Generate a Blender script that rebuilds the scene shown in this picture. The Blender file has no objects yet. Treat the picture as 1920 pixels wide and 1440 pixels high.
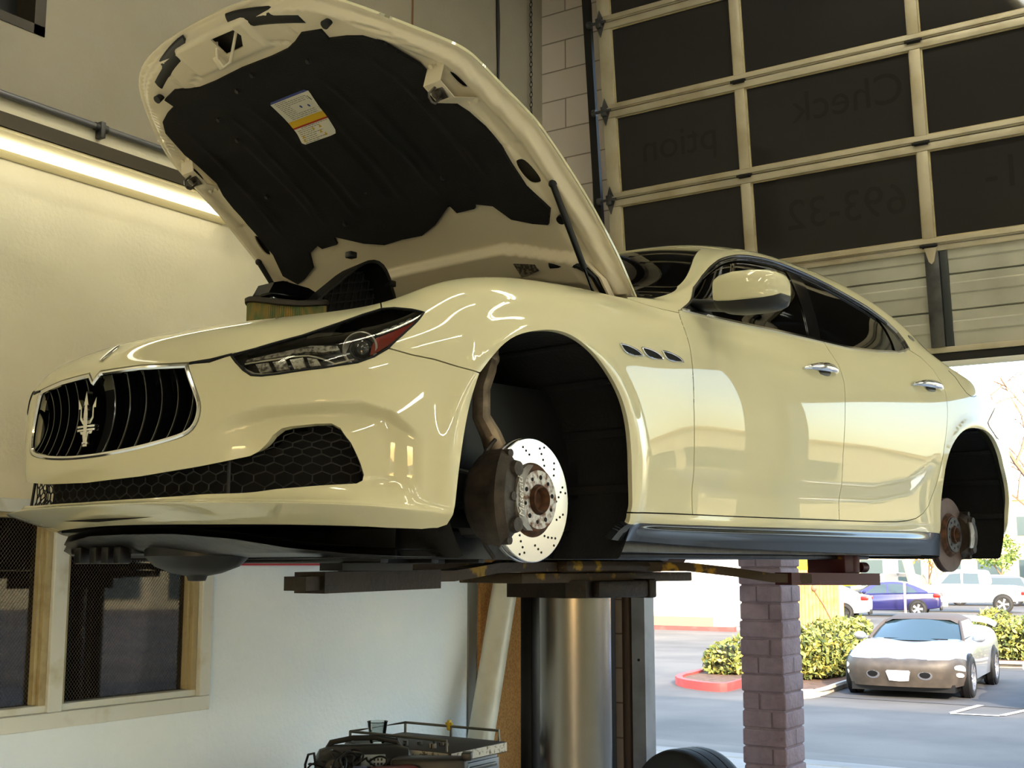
import bpy, bmesh, math, random
import numpy as np
from mathutils import Vector, Matrix, Euler
from mathutils.geometry import delaunay_2d_cdt

# ================================================================ camera, sky, sun, exposure
# World frame: X right along the garage-door wall, Y out through the doors, Z up, camera at the origin of X, Y.
scene = bpy.context.scene
C = scene.collection
scene.view_settings.view_transform = 'Standard'
scene.view_settings.look = 'None'
scene.view_settings.gamma = 1
scene.view_settings.use_curve_mapping = False
scene.view_settings.exposure = 0.6
PI = math.pi
R = math.radians

cam_d = bpy.data.cameras.new('camera')
cam_o = bpy.data.objects.new('camera', cam_d)
C.objects.link(cam_o)
cam_d.sensor_width = 36
cam_d.lens = 36*2330/1920
cam_d.clip_start = .05; cam_d.clip_end = 500
cam_o.location = (0, 0, 1.6)
cam_o.rotation_euler = Euler((R(90+8.31), 0, R(33.8)), 'XYZ')
scene.camera = cam_o

W = bpy.data.worlds.new('sky'); scene.world = W; W.use_nodes = True
nt = W.node_tree; nt.nodes.clear()
wo = nt.nodes.new('ShaderNodeOutputWorld'); bg = nt.nodes.new('ShaderNodeBackground')
sky = nt.nodes.new('ShaderNodeTexSky'); sky.sky_type = 'NISHITA'
sky.sun_disc = False; sky.sun_elevation = R(24); sky.sun_rotation = R(140); sky.dust_density = 2.0; sky.air_density = 1.3; sky.ozone_density = .9
nt.links.new(sky.outputs[0], bg.inputs[0]); bg.inputs[1].default_value = .85
nt.links.new(bg.outputs[0], wo.inputs[0])

sun_d = bpy.data.lights.new('sun', 'SUN'); sun_o = bpy.data.objects.new('sun', sun_d); C.objects.link(sun_o)
sun_d.energy = 6.5; sun_d.angle = R(.6); sun_d.color = (1, .86, .66)
sun_vec = Vector((math.sin(R(42))*math.cos(R(24)), -math.cos(R(42))*math.cos(R(24)), math.sin(R(24))))   # towards the sun
sun_o.rotation_euler = sun_vec.to_track_quat('Z', 'Y').to_euler()
sun_o.location = sun_vec*30
# ---------------------------------------------------------------- car body surface (car frame: x rearward from the front axle, y away from the side in view, z up)
def spline_basis(n, t):
    t = np.asarray(t, float).ravel()
    A = np.eye(n) * 4.0
    for i in range(1, n):
        A[i, i-1] = 1; A[i-1, i] = 1
    A[0, :] = 0; A[0, 0] = 1; A[-1, :] = 0; A[-1, -1] = 1
    D = np.zeros((n, n))
    for i in range(1, n-1):
        D[i, i-1] = 6; D[i, i] = -12; D[i, i+1] = 6
    M = np.linalg.solve(A, D)
    k = np.clip(np.floor(t).astype(int), 0, n-2); f = t - k; g = 1 - f
    I = np.eye(n)
    return (g[:, None]*I[k] + f[:, None]*I[k+1] + ((g**3-g)/6)[:, None]*M[k] + ((f**3-f)/6)[:, None]*M[k+1])

def lerp_tab(tab, x):
    return np.interp(x, [a for a, b in tab], [b for a, b in tab])

# plan line of greatest width, one entry per column
PLAN = [(-.905,0),(-.887,-.24),(-.842,-.46),(-.775,-.62),(-.68,-.75),(-.56,-.845),(-.42,-.90),(-.25,-.933),(0,-.95),(.25,-.953),(.5,-.945),
        (.72,-.94),(1.08,-.94),(1.55,-.94),(2.0,-.94),(2.4,-.944),(2.75,-.955),(3.05,-.963),(3.3,-.95),(3.56,-.90),(3.82,-.76),(4.0,-.42),(4.06,0)]
# rows 0-6: heights per column, and how far each lies inside the widest line
ZR = [
 [.205,.203,.20,.198,.195,.19,.182,.178,.175,.172,.165,.158,.150,.144,.140,.139,.14,.17,.20,.22,.235,.25,.25],
 [.250,.250,.248,.246,.242,.235,.225,.222,.22,.22,.22,.22,.222,.226,.229,.232,.234,.25,.27,.29,.30,.31,.31],
 [.264,.264,.262,.260,.258,.255,.252,.25,.25,.251,.254,.256,.258,.262,.266,.274,.29,.32,.34,.35,.36,.36,.36],
 [.320,.321,.325,.33,.335,.34,.345,.35,.35,.35,.35,.35,.35,.35,.35,.36,.38,.40,.42,.43,.44,.44,.44],
 [.385,.387,.39,.40,.41,.43,.44,.45,.455,.46,.46,.46,.46,.46,.46,.47,.49,.51,.53,.54,.55,.55,.55],
 [.50,.50,.50,.51,.52,.53,.55,.57,.58,.585,.59,.59,.59,.59,.59,.60,.61,.63,.64,.65,.66,.66,.66],
 [.60,.60,.605,.615,.63,.64,.66,.68,.69,.695,.70,.70,.70,.70,.705,.715,.73,.74,.745,.75,.75,.75,.75]]
OFF = [  # inward offsets of rows 0-6: front face, side, tail
 [.11,.11,.11,.11,.10,.07,.05,.045,.045,.05,.055,.06,.06,.06,.06,.06,.06,.05,.05,.05,.06,.08,.08],
 [-.036,-.036,-.036,-.036,-.03,-.018,.0,.018,.025,.028,.03,.03,.03,.03,.03,.03,.03,.03,.02,.02,.02,.03,.03],
 [-.012,-.012,-.012,-.012,-.010,-.004,.004,.012,.016,.018,.02,.02,.02,.02,.02,.02,.02,.015,.01,.01,.01,.01,.01],
 [.0,.0,.002,.002,.002,.0,.0,.002,.006,.008,.014,.018,.018,.018,.018,.016,.012,.008,.004,.0,.0,.0,.0],
 [-.008,-.008,-.008,-.008,-.006,-.004,-.002,.0,.002,.002,.005,.008,.008,.008,.008,.006,.004,.002,.0,.0,.0,.0,.0],
 [0]*23,
 [.004,.004,.004,.008,.010,.010,.006,.002,.0,.0,.0,.0,.0,.0,.0,.0,.0,.0,.0,.005,.01,.01,.01]]
UP = [  # rows 7-14, explicit points
 [(-.875,0,.668),(-.858,-.24,.666),(-.812,-.455,.667),(-.72,-.605,.68),(-.61,-.73,.70),(-.50,-.825,.718),(-.385,-.882,.742),(-.24,-.916,.768),(0,-.938,.785),(.25,-.943,.795),(.5,-.934,.80),
  (.72,-.930,.80),(1.08,-.930,.80),(1.55,-.930,.80),(2.0,-.930,.81),(2.4,-.932,.825),(2.75,-.942,.835),(3.05,-.952,.84),(3.3,-.943,.83),(3.56,-.885,.82),(3.80,-.75,.82),(3.98,-.415,.82),(4.04,0,.82)],
 [(-.80,0,.728),(-.785,-.24,.725),(-.735,-.45,.725),(-.62,-.595,.74),(-.51,-.71,.765),(-.43,-.79,.785),(-.345,-.845,.82),(-.22,-.880,.85),(0,-.90,.872),(.25,-.905,.882),(.5,-.90,.885),
  (.72,-.903,.880),(1.08,-.905,.878),(1.55,-.905,.882),(2.0,-.905,.89),(2.4,-.906,.905),(2.75,-.918,.91),(3.05,-.928,.91),(3.3,-.92,.89),(3.56,-.87,.86),(3.79,-.735,.86),(3.97,-.405,.86),(4.03,0,.86)],
 [(-.69,0,.768),(-.675,-.24,.767),(-.61,-.43,.772),(-.50,-.57,.79),(-.42,-.66,.812),(-.36,-.72,.842),(-.29,-.76,.876),(-.18,-.775,.908),(0,-.78,.938),(.25,-.785,.956),(.48,-.80,.958),
  (.745,-.865,.945),(1.08,-.872,.950),(1.55,-.872,.963),(2.0,-.872,.975),(2.4,-.874,1.002),(2.75,-.885,.99),(3.07,-.892,.97),(3.32,-.875,.945),(3.56,-.83,.905),(3.77,-.70,.905),(3.94,-.39,.905),(4.0,0,.905)],
 [(-.60,0,.80),(-.59,-.23,.80),(-.53,-.41,.803),(-.43,-.53,.82),(-.36,-.61,.84),(-.29,-.66,.868),(-.22,-.70,.895),(-.12,-.71,.92),(.05,-.715,.95),(.28,-.72,.97),(.54,-.755,.985),
  (.785,-.835,.985),(1.12,-.83,1.065),(1.56,-.795,1.14),(2.0,-.79,1.15),(2.4,-.815,1.115),(2.76,-.85,1.058),(3.08,-.85,1.005),(3.35,-.82,.975),(3.57,-.77,.94),(3.75,-.65,.94),(3.91,-.37,.945),(3.97,0,.945)],
 [(-.50,0,.832),(-.49,-.22,.832),(-.44,-.38,.835),(-.35,-.49,.85),(-.28,-.56,.868),(-.21,-.60,.893),(-.14,-.63,.915),(-.04,-.64,.935),(.1,-.645,.96),(.31,-.655,.982),(.58,-.69,1.0),
  (.83,-.79,1.025),(1.16,-.755,1.185),(1.57,-.685,1.302),(1.98,-.67,1.315),(2.4,-.735,1.235),(2.76,-.80,1.125),(3.1,-.78,1.035),(3.38,-.74,1.0),(3.6,-.68,.968),(3.74,-.58,.965),(3.89,-.33,.975),(3.95,0,.975)],
 [(-.30,0,.885),(-.30,-.2,.885),(-.27,-.33,.887),(-.2,-.42,.895),(-.15,-.48,.905),(-.1,-.51,.92),(-.04,-.54,.935),(.04,-.55,.95),(.16,-.555,.972),(.34,-.57,.992),(.60,-.60,1.015),
  (.90,-.70,1.070),(1.22,-.63,1.250),(1.6,-.56,1.374),(2.0,-.55,1.400),(2.42,-.60,1.362),(2.78,-.69,1.215),(3.15,-.65,1.080),(3.42,-.6,1.025),(3.64,-.55,.998),(3.76,-.48,.99),(3.89,-.27,.998),(3.94,0,.998)],
 [(-.1,0,.93),(-.1,-.16,.93),(-.08,-.2,.93),(-.03,-.25,.935),(0,-.29,.94),(.03,-.31,.948),(.07,-.32,.958),(.12,-.33,.968),(.22,-.33,.985),(.38,-.34,1.005),(.56,-.35,1.03),
  (.87,-.38,1.112),(1.2,-.35,1.290),(1.58,-.32,1.426),(2.0,-.32,1.447),(2.42,-.33,1.422),(2.86,-.36,1.295),(3.26,-.35,1.12),(3.5,-.33,1.045),(3.7,-.3,1.018),(3.81,-.26,1.010),(3.90,-.15,1.008),(3.93,0,1.008)],
 [(0,0,.95),(0,0,.95),(.01,0,.952),(.05,0,.956),(.08,0,.96),(.1,0,.965),(.13,0,.972),(.17,0,.98),(.26,0,.995),(.40,0,1.012),(.52,0,1.04),
  (.84,0,1.122),(1.18,0,1.302),(1.57,0,1.441),(2.0,0,1.456),(2.42,0,1.436),(2.9,0,1.315),(3.3,0,1.13),(3.55,0,1.05),(3.74,0,1.022),(3.84,0,1.014),(3.91,0,1.010),(3.93,0,1.008)]]

def make_grid():
    pl = np.array(PLAN); n = len(pl)
    tg = np.gradient(pl, axis=0); tg /= np.linalg.norm(tg, axis=1)[:, None]
    inw = np.stack([-tg[:, 1], tg[:, 0]], 1)          # inward plan normal
    G = np.zeros((n, 15, 3))
    for r in range(7):
        G[:, r, :2] = pl + inw * np.array(OFF[r])[:, None]
        G[:, r, 2] = ZR[r]
    for r in range(8):
        G[:, 7+r] = np.array(UP[r])
    G[0, :, 1] = 0; G[-1, :, 1] = 0
    m = np.array([1, -1, 1])
    G = np.concatenate([G[[2, 1]]*m, G, G[[-2, -3]]*m], 0)
    G = np.concatenate([G, G[:, [-2, -3]]*m], 1)
    return G
GRID = make_grid()
CREASE = [(2.1,4.45),(2.5,4.75),(3.0,4.9),(4.0,4.9),(4.6,4.85),(5.1,4.6),(5.6,4.0)]
def S0(u, v):
    u = np.atleast_1d(np.asarray(u, float)); v = np.atleast_1d(np.asarray(v, float))
    Bu = spline_basis(GRID.shape[0], u + 2); Bv = spline_basis(GRID.shape[1], v)
    return np.einsum('ia,ib,abc->ic', Bu, Bv, GRID)
def sstep(x): x = np.clip(x, 0, 1); return x*x*(3-2*x)
def N0(u, v, f=None):
    f = f or S0; e = 1e-3
    a = f(u+e, v) - f(u-e, v); b = f(u, v+e) - f(u, v-e)
    n = np.cross(a, b); n /= np.maximum(np.linalg.norm(n, axis=1), 1e-12)[:, None]
    return n
def S(u, v):
    u = np.atleast_1d(np.asarray(u, float)); v = np.atleast_1d(np.asarray(v, float))
    P = S0(u, v)
    # hollow round the lower side intake, under the crease of the bumper
    vc = np.interp(u, [a for a, b in CREASE], [b for a, b in CREASE])
    d = .040 * sstep((u-2.0)/.9) * sstep((5.75-u)/.7) * sstep((vc - v)/.28) * sstep((v-1.9)/.9)
    # raised lips round the wheel arches
    for cx, cz, R in ((.0, .362, .395), (3.0, .362, .375)):
        rr = np.hypot(P[:, 0]-cx, P[:, 2]-cz)
        d -= .012 * np.exp(-((rr-R)/.035)**2) * (P[:, 1] < -.8)
    # lower door crease
    zc = np.interp(P[:, 0], [.5, 1.2, 2.0, 2.35, 2.6], [.335, .335, .35, .40, .52])
    d += .010 * sstep((P[:, 0]-.45)/.4) * sstep((2.75-P[:, 0])/.3) * sstep((zc+.07-P[:, 2])/.09) * sstep((P[:, 2]-.2)/.06) * (v < 7)
    m = np.abs(d) > 1e-6
    if m.any():
        P[m] -= N0(u[m], v[m]) * d[m][:, None]
    return P
def NS(u, v): return N0(np.asarray(u, float), np.asarray(v, float), S)
# ================================================================ helpers
def col(r, g, b): return (r, g, b, 1)
def s2l(c): return tuple((x/255/12.92 if x/255 <= .04045 else ((x/255+.055)/1.055)**2.4) for x in c)
MATS = {}
def mat(name, rgb, rough=.5, metal=0, coat=0, noise=None, bump=None, spec=.5, emit=None, estr=1, trans=0, ior=1.45, coat_rough=.03, alpha=1):
    """rgb in sRGB 0-255. noise=(scale, rgb2, lo, hi[, detail]) blends a second colour; bump=(scale, strength)."""
    if name in MATS: return MATS[name]
    m = bpy.data.materials.new(name); m.use_nodes = True; t = m.node_tree; b = t.nodes['Principled BSDF']
    b.inputs['Base Color'].default_value = (*s2l(rgb), 1); b.inputs['Roughness'].default_value = rough; b.inputs['Metallic'].default_value = metal
    b.inputs['Coat Weight'].default_value = coat; b.inputs['Coat Roughness'].default_value = coat_rough; b.inputs['Specular IOR Level'].default_value = spec
    b.inputs['IOR'].default_value = ior; b.inputs['Transmission Weight'].default_value = trans; b.inputs['Alpha'].default_value = alpha
    if emit: b.inputs['Emission Color'].default_value = (*s2l(emit), 1); b.inputs['Emission Strength'].default_value = estr
    tc = None
    if noise or bump: tc = t.nodes.new('ShaderNodeTexCoord')
    if noise:
        n = t.nodes.new('ShaderNodeTexNoise'); n.inputs['Scale'].default_value = noise[0]; n.inputs['Detail'].default_value = noise[4] if len(noise) > 4 else 5
        t.links.new(tc.outputs['Object'], n.inputs['Vector'])
        r = t.nodes.new('ShaderNodeValToRGB'); r.color_ramp.elements[0].position = noise[2]; r.color_ramp.elements[1].position = noise[3]
        r.color_ramp.elements[0].color = (*s2l(rgb), 1); r.color_ramp.elements[1].color = (*s2l(noise[1]), 1)
        t.links.new(n.outputs['Fac'], r.inputs[0]); t.links.new(r.outputs[0], b.inputs['Base Color'])
    if bump:
        n = t.nodes.new('ShaderNodeTexNoise'); n.inputs['Scale'].default_value = bump[0]; n.inputs['Detail'].default_value = 4
        t.links.new(tc.outputs['Object'], n.inputs['Vector'])
        bp = t.nodes.new('ShaderNodeBump'); bp.inputs['Strength'].default_value = bump[1]; bp.inputs['Distance'].default_value = .01
        t.links.new(n.outputs['Fac'], bp.inputs['Height']); t.links.new(bp.outputs[0], b.inputs['Normal'])
    MATS[name] = m
    return m

def obj(name, me, m=None, parent=None, **props):
    o = bpy.data.objects.new(name, me); C.objects.link(o)
    if m is not None and hasattr(me, 'materials'):
        if len(me.materials): me.materials.clear()
        for k in (m if isinstance(m, (list, tuple)) else [m]): me.materials.append(k)
    if parent is not None: o.parent = parent
    for k, v in props.items(): o[k] = v
    return o
def tag(o, label, cat, group=None, kind=None):
    o['label'] = label; o['category'] = cat
    if group: o['group'] = group
    if kind: o['kind'] = kind
    return o
def thing(name, label, cat, loc=(0, 0, 0), rz=0, group=None, kind=None):
    o = bpy.data.objects.new(name, None); C.objects.link(o); o.location = loc; o.rotation_euler = (0, 0, rz); o.empty_display_size = .1
    return tag(o, label, cat, group, kind)
def copy_tree(o, parent=None):
    c = o.copy(); C.objects.link(c)
    if parent is not None: c.parent = parent
    for ch in list(o.children): copy_tree(ch, c)
    return c

class MB:
    """collects shapes, then links them as one mesh object"""
    def __init__(s): s.bm = bmesh.new()
    def box(s, lo, hi, bev=0, M=None, seg=2):
        c = [(a+b)/2 for a, b in zip(lo, hi)]; d = [abs(b-a) for a, b in zip(lo, hi)]
        r = bmesh.ops.create_cube(s.bm, size=1, matrix=Matrix.Translation(c) @ Matrix.Diagonal((*d, 1)))
        vs = r['verts']
        if bev > 0:
            es = list({e for v in vs for e in v.link_edges})
            r2 = bmesh.ops.bevel(s.bm, geom=es, offset=min(bev, min(d)*.45), segments=seg, affect='EDGES', profile=.5)
            vs = list({v for f in r2['faces'] for v in f.verts} | {v for v in vs if v.is_valid})
        if M is not None: bmesh.ops.transform(s.bm, matrix=M, verts=vs)
        return s
    def cyl(s, p0, p1, r0, r1=None, n=24, caps=True):
        p0 = Vector(p0); p1 = Vector(p1); d = p1-p0; L = d.length
        M = Matrix.Translation((p0+p1)/2) @ d.to_track_quat('Z', 'Y').to_matrix().to_4x4()
        bmesh.ops.create_cone(s.bm, cap_ends=caps, segments=n, radius1=r0, radius2=r0 if r1 is None else r1, depth=L, matrix=M)
        return s
    def sph(s, c, r, n=16, sc=(1, 1, 1)):
        bmesh.ops.create_uvsphere(s.bm, u_segments=n, v_segments=max(6, n//2), radius=1, matrix=Matrix.Translation(c) @ Matrix.Diagonal((r*sc[0], r*sc[1], r*sc[2], 1)))
        return s
    def tube(s, pts, r, n=10, caps=True, closed=False):
        """round tube through points; r may be a list"""
        P = [Vector(p) for p in pts]; m = len(P); rs = r if isinstance(r, (list, tuple)) else [r]*m
        rings = []; up = None
        for i in range(m):
            a = P[(i-1) % m] if (closed or i > 0) else P[i]; b = P[(i+1) % m] if (closed or i < m-1) else P[i]
            t = (b-a).normalized()
            if up is None: up = t.orthogonal().normalized()
            x = (up - t*up.dot(t)); x = x.normalized() if x.length > 1e-6 else t.orthogonal().normalized(); up = x; y = t.cross(x)
            rings.append([s.bm.verts.new(P[i] + rs[i]*(math.cos(2*PI*k/n)*x + math.sin(2*PI*k/n)*y)) for k in range(n)])
        for i in range(m if closed else m-1):
            A, B = rings[i], rings[(i+1) % m]
            for k in range(n): s.bm.faces.new((A[k], A[(k+1) % n], B[(k+1) % n], B[k]))
        if caps and not closed:
            s.bm.faces.new(rings[0][::-1]); s.bm.faces.new(rings[-1])
        return s
    def lathe(s, prof, n=48, M=None, close=False):
        """profile of (radius, axial) spun round local Z"""
        rings = []
        for r, z in prof:
            rings.append([s.bm.verts.new((r*math.cos(2*PI*k/n), r*math.sin(2*PI*k/n), z)) for k in range(n)] if r > 1e-6 else [s.bm.verts.new((0, 0, z))])
        vs = [v for rg in rings for v in rg]
        pr = list(zip(rings[:-1], rings[1:])) + ([(rings[-1], rings[0])] if close else [])
        for A, B in pr:
            for k in range(n):
                a, b = A[k % len(A)], A[(k+1) % len(A)]; c, d = B[(k+1) % len(B)], B[k % len(B)]
                q = [a, b, c, d]; w = []
                for v in q:
                    if v not in w: w.append(v)
                if len(w) > 2:
                    try: s.bm.faces.new(w)
                    except ValueError: pass
        if M is not None: bmesh.ops.transform(s.bm, matrix=M, verts=vs)
        return s
    def prism(s, pts, lo, hi, axis=2, M=None):
        """polygon (2D) extruded along an axis"""
        def mk(p, h):
            q = [p[0], p[1]]; q.insert(axis, h); return q
        A = [s.bm.verts.new(mk(p, lo)) for p in pts]; B = [s.bm.verts.new(mk(p, hi)) for p in pts]; n = len(pts)
        for k in range(n): s.bm.faces.new((A[k], A[(k+1) % n], B[(k+1) % n], B[k]))
        f1 = s.bm.faces.new(A[::-1]); f2 = s.bm.faces.new(B)
        if M is not None: bmesh.ops.transform(s.bm, matrix=M, verts=A+B)
        return s
    def loft(s, rings, closed=True, caps=True):
        """rings: lists of 3D points with equal count"""
        Rr = [[s.bm.verts.new(p) for p in r] for r in rings]
        for A, B in zip(Rr[:-1], Rr[1:]):
            n = len(A)
            for k in range(n if closed else n-1): s.bm.faces.new((A[k], A[(k+1) % n], B[(k+1) % n], B[k]))
        if caps and closed:
            s.bm.faces.new(Rr[0][::-1]); s.bm.faces.new(Rr[-1])
        return s
    def face(s, pts): s.bm.faces.new([s.bm.verts.new(p) for p in pts]); return s
    def mesh(s, name='m', smooth=35, M=None, fix=True):
        if fix: bmesh.ops.recalc_face_normals(s.bm, faces=s.bm.faces)
        if M is not None: bmesh.ops.transform(s.bm, matrix=M, verts=s.bm.verts)
        me = bpy.data.meshes.new(name)
        if smooth:
            for f in s.bm.faces: f.smooth = True
            for e in s.bm.edges:
                if len(e.link_faces) == 2 and e.calc_face_angle(0) > R(smooth): e.smooth = False
        s.bm.to_mesh(me); s.bm.free(); return me
    def build(s, name, m, parent=None, smooth=35, M=None, **props): return obj(name, s.mesh(name, smooth, M), m, parent, **props)

def poly_area(p): return .5*sum(p[i][0]*p[(i+1) % len(p)][1]-p[(i+1) % len(p)][0]*p[i][1] for i in range(len(p)))
def resample(poly, step, closed=True):
    out = []; n = len(poly)
    for i in range(n if closed else n-1):
        a = np.array(poly[i], float); b = np.array(poly[(i+1) % n], float); k = max(1, int(math.ceil(np.linalg.norm((b-a)/np.array(step)))))
        for j in range(k): out.append(tuple(a+(b-a)*j/k))
    if not closed: out.append(tuple(poly[-1]))
    return out
def smooth_poly(poly, it=1, keep=()):
    """corner-cutting smoothing of a closed polygon; indices in keep stay sharp"""
    P = [tuple(p) for p in poly]; K = set(keep)
    for _ in range(it):
        Q = []; K2 = set(); n = len(P)
        for i in range(n):
            p = np.array(P[i]); a = np.array(P[i-1]); b = np.array(P[(i+1) % n])
            if i in K: K2.add(len(Q)); Q.append(tuple(p))
            else: Q += [tuple(p*.75+a*.25), tuple(p*.75+b*.25)]
        P, K = Q, K2
    return P
def spl(pts, per=5):
    a = np.array(pts, float); t = np.linspace(0, len(a)-1, (len(a)-1)*per+1); return [tuple(q) for q in spline_basis(len(a), t) @ a]
def inside(poly, pts):
    x, y = pts[:, 0], pts[:, 1]; r = np.zeros(len(pts), bool); n = len(poly)
    for i in range(n):
        x0, y0 = poly[i]; x1, y1 = poly[(i+1) % n]
        if y0 == y1: continue
        c = ((y0 > y) != (y1 > y)) & (x < (x1-x0)*(y-y0)/(y1-y0)+x0); r ^= c
    return r
def near(poly, pts, d):
    r = np.zeros(len(pts), bool); n = len(poly)
    for i in range(n):
        a = np.array(poly[i]); b = np.array(poly[(i+1) % n]); ab = b-a; L = max((ab**2).sum(), 1e-12)
        t = np.clip(((pts-a)@ab)/L, 0, 1); r |= ((pts-(a+t[:, None]*ab))**2).sum(1) < d*d
    return r
def shrink(poly, F, d):
    """move a closed (u,v) polygon inwards by d metres measured on the surface F"""
    if d == 0: return poly
    P = np.array(poly); e = 1e-3
    su = np.linalg.norm(F(P[:, 0]+e, P[:, 1])-F(P[:, 0]-e, P[:, 1]), axis=1)/(2*e)+1e-6
    sv = np.linalg.norm(F(P[:, 0], P[:, 1]+e)-F(P[:, 0], P[:, 1]-e), axis=1)/(2*e)+1e-6
    Q = np.maximum(np.stack([su, sv], 1), .02); sgn = 1 if poly_area(poly) > 0 else -1; n = len(P); out = P.copy()
    for i in range(n):
        a = (P[i]-P[i-1])*Q[i]; b = (P[(i+1) % n]-P[i])*Q[i]
        a = a/(np.linalg.norm(a)+1e-12); b = b/(np.linalg.norm(b)+1e-12)
        t = a+b; L = np.linalg.norm(t)
        if L < .3: continue
        t /= L; c = max(.35, math.sqrt(max(0, (1+a@b)/2)))
        nn = np.array([-t[1], t[0]])*sgn
        out[i] = P[i] + nn*d/c/Q[i]
    return [tuple(p) for p in out]

def panel(name, outline, F, NF, cell=(.12, .12), bstep=None, holes=(), rim=.012, gap=0, m=None, parent=None, mirror=None, uvopen=None, off=0, back=False):
    """curved sheet over surface F(u,v) bounded by a (u,v) outline, with folded edges.
       uvopen(p)-> True for outline points that lie on the mirror plane (no rim there)
       mirror: None, 'weld' (both halves in one mesh), 'flip' (only the far-side half)"""
    bstep = bstep or (cell[0]/2.2, cell[1]/2.2)
    o0 = outline; outline = shrink(outline, F, gap)
    if uvopen:   # points on the mirror plane stay on it
        outline = [((q[0] if q[0] < .001 or q[0] > 21.999 else p[0]), (q[1] if (q[1] > 13.999 or (q[1] < .001 and uvopen((1, q[1])))) else p[1])) if uvopen(q) else p for p, q in zip(outline, o0)]
    outline = resample(outline, bstep)
    holes = [resample(shrink(h, F, -gap), bstep) for h in holes]
    U = np.array(outline); lo = U.min(0); hi = U.max(0)
    sc = np.array([1/cell[0], 1/cell[1]])
    gu = np.arange(math.floor(lo[0]/cell[0])*cell[0], hi[0]+cell[0], cell[0]); gv = np.arange(math.floor(lo[1]/cell[1])*cell[1], hi[1]+cell[1], cell[1])
    g = np.array([(a, b) for a in gu for b in gv])
    ol = [tuple(np.array(p)*sc) for p in outline]; hl = [[tuple(np.array(p)*sc) for p in h] for h in holes]
    gs = g*sc
    ok = inside(ol, gs) & ~near(ol, gs, .45)
    for h in hl: ok &= ~inside(h, gs) & ~near(h, gs, .45)
    gs = gs[ok]
    verts = [Vector(p) for p in ol]; edges = [(i, (i+1) % len(ol)) for i in range(len(ol))]
    for h in hl:
        b = len(verts); verts += [Vector(p) for p in h]; edges += [(b+i, b+(i+1) % len(h)) for i in range(len(h))]
    nb = len(verts)
    verts += [Vector(p) for p in gs]
    r = delaunay_2d_cdt(verts, edges, [], 0, 1e-5)
    V = np.array([tuple(v) for v in r[0]]); T = [f for f in r[2] if len(f) == 3]
    cen = np.array([V[list(f)].mean(0) for f in T])
    keep = inside(ol, cen)
    for h in hl: keep &= ~inside(h, cen)
    T = [f for f, k in zip(T, keep) if k]
    uv = V/sc
    P = F(uv[:, 0], uv[:, 1]); N = NF(uv[:, 0], uv[:, 1])
    P = P + N*off
    # triangle winding to follow the normal
    faces = []
    for f in T:
        a, b, c = P[f[0]], P[f[1]], P[f[2]]
        if np.dot(np.cross(b-a, c-a), N[f[0]]) < 0: f = (f[0], f[2], f[1])
        faces.append(tuple(f))
    # boundary edges
    cnt = {}
    for f in faces:
        for i in range(3):
            e = (f[i], f[(i+1) % 3]); k = (min(e), max(e)); cnt.setdefault(k, []).append(e)
    bnd = [v[0] for v in cnt.values() if len(v) == 1]
    if uvopen: bnd = [e for e in bnd if not (uvopen(uv[e[0]]) and uvopen(uv[e[1]]))]
    P = list(P); N = list(N); nv = len(P)
    if rim:
        ids = {}
        def dup(i, inner, n_):
            P.append(P[i]-N[i]*(rim if inner else 0)); N.append(n_); return len(P)-1
        rn = {}
        for a, b in bnd:
            t = P[b]-P[a]; nn = np.cross(t, N[a]); L = np.linalg.norm(nn)
            if L > 1e-9: nn = nn/L
            for i in (a, b): rn[i] = rn.get(i, 0)+nn
        for a, b in bnd:
            q = []
            for i, inn in ((b, False), (a, False), (a, True), (b, True)):
                k = (i, inn)
                if k not in ids:
                    w = rn[i]; L = np.linalg.norm(w); ids[k] = dup(i, inn, w/L if L > 1e-6 else N[i])
                q.append(ids[k])
            faces.append(tuple(q))
        if back:
            b0 = {}
            for f in [f for f in faces if len(f) == 3 and max(f) < nv]:
                q = []
                for i in f:
                    if i not in b0: P.append(P[i]-N[i]*rim); N.append(-N[i]); b0[i] = len(P)-1
                    q.append(b0[i])
                faces.append(tuple(q[::-1]))
    P = np.array(P); N = np.array(N)
    if mirror in ('weld', 'flip'):
        P2 = P*np.array([1, -1, 1]); N2 = N*np.array([1, -1, 1]); F2 = [f[::-1] for f in faces]
        if mirror == 'flip': P, N, faces = P2, N2, F2
        else:
            k = len(P); P = np.concatenate([P, P2]); N = np.concatenate([N, N2]); faces = faces+[tuple(i+k for i in f) for f in F2]
    me = bpy.data.meshes.new(name)
    me.from_pydata([tuple(p) for p in P], [], faces); me.update()
    for p in me.polygons: p.use_smooth = True
    L = np.linalg.norm(N, axis=1); L[L < 1e-9] = 1; N = N/L[:, None]
    me.normals_split_custom_set_from_vertices([tuple(x) for x in N])
    return obj(name, me, m, parent)
# ================================================================ the car on the lift
CAR_YAW = R(81.8)
CAMC = Vector((-2.681, -3.192, .093))
CAR_T = Vector((0, 0, 1.6)) - Matrix.Rotation(CAR_YAW, 3, 'Z') @ CAMC
CARM = Matrix.Translation(CAR_T) @ Matrix.Rotation(CAR_YAW, 4, 'Z')

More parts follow.
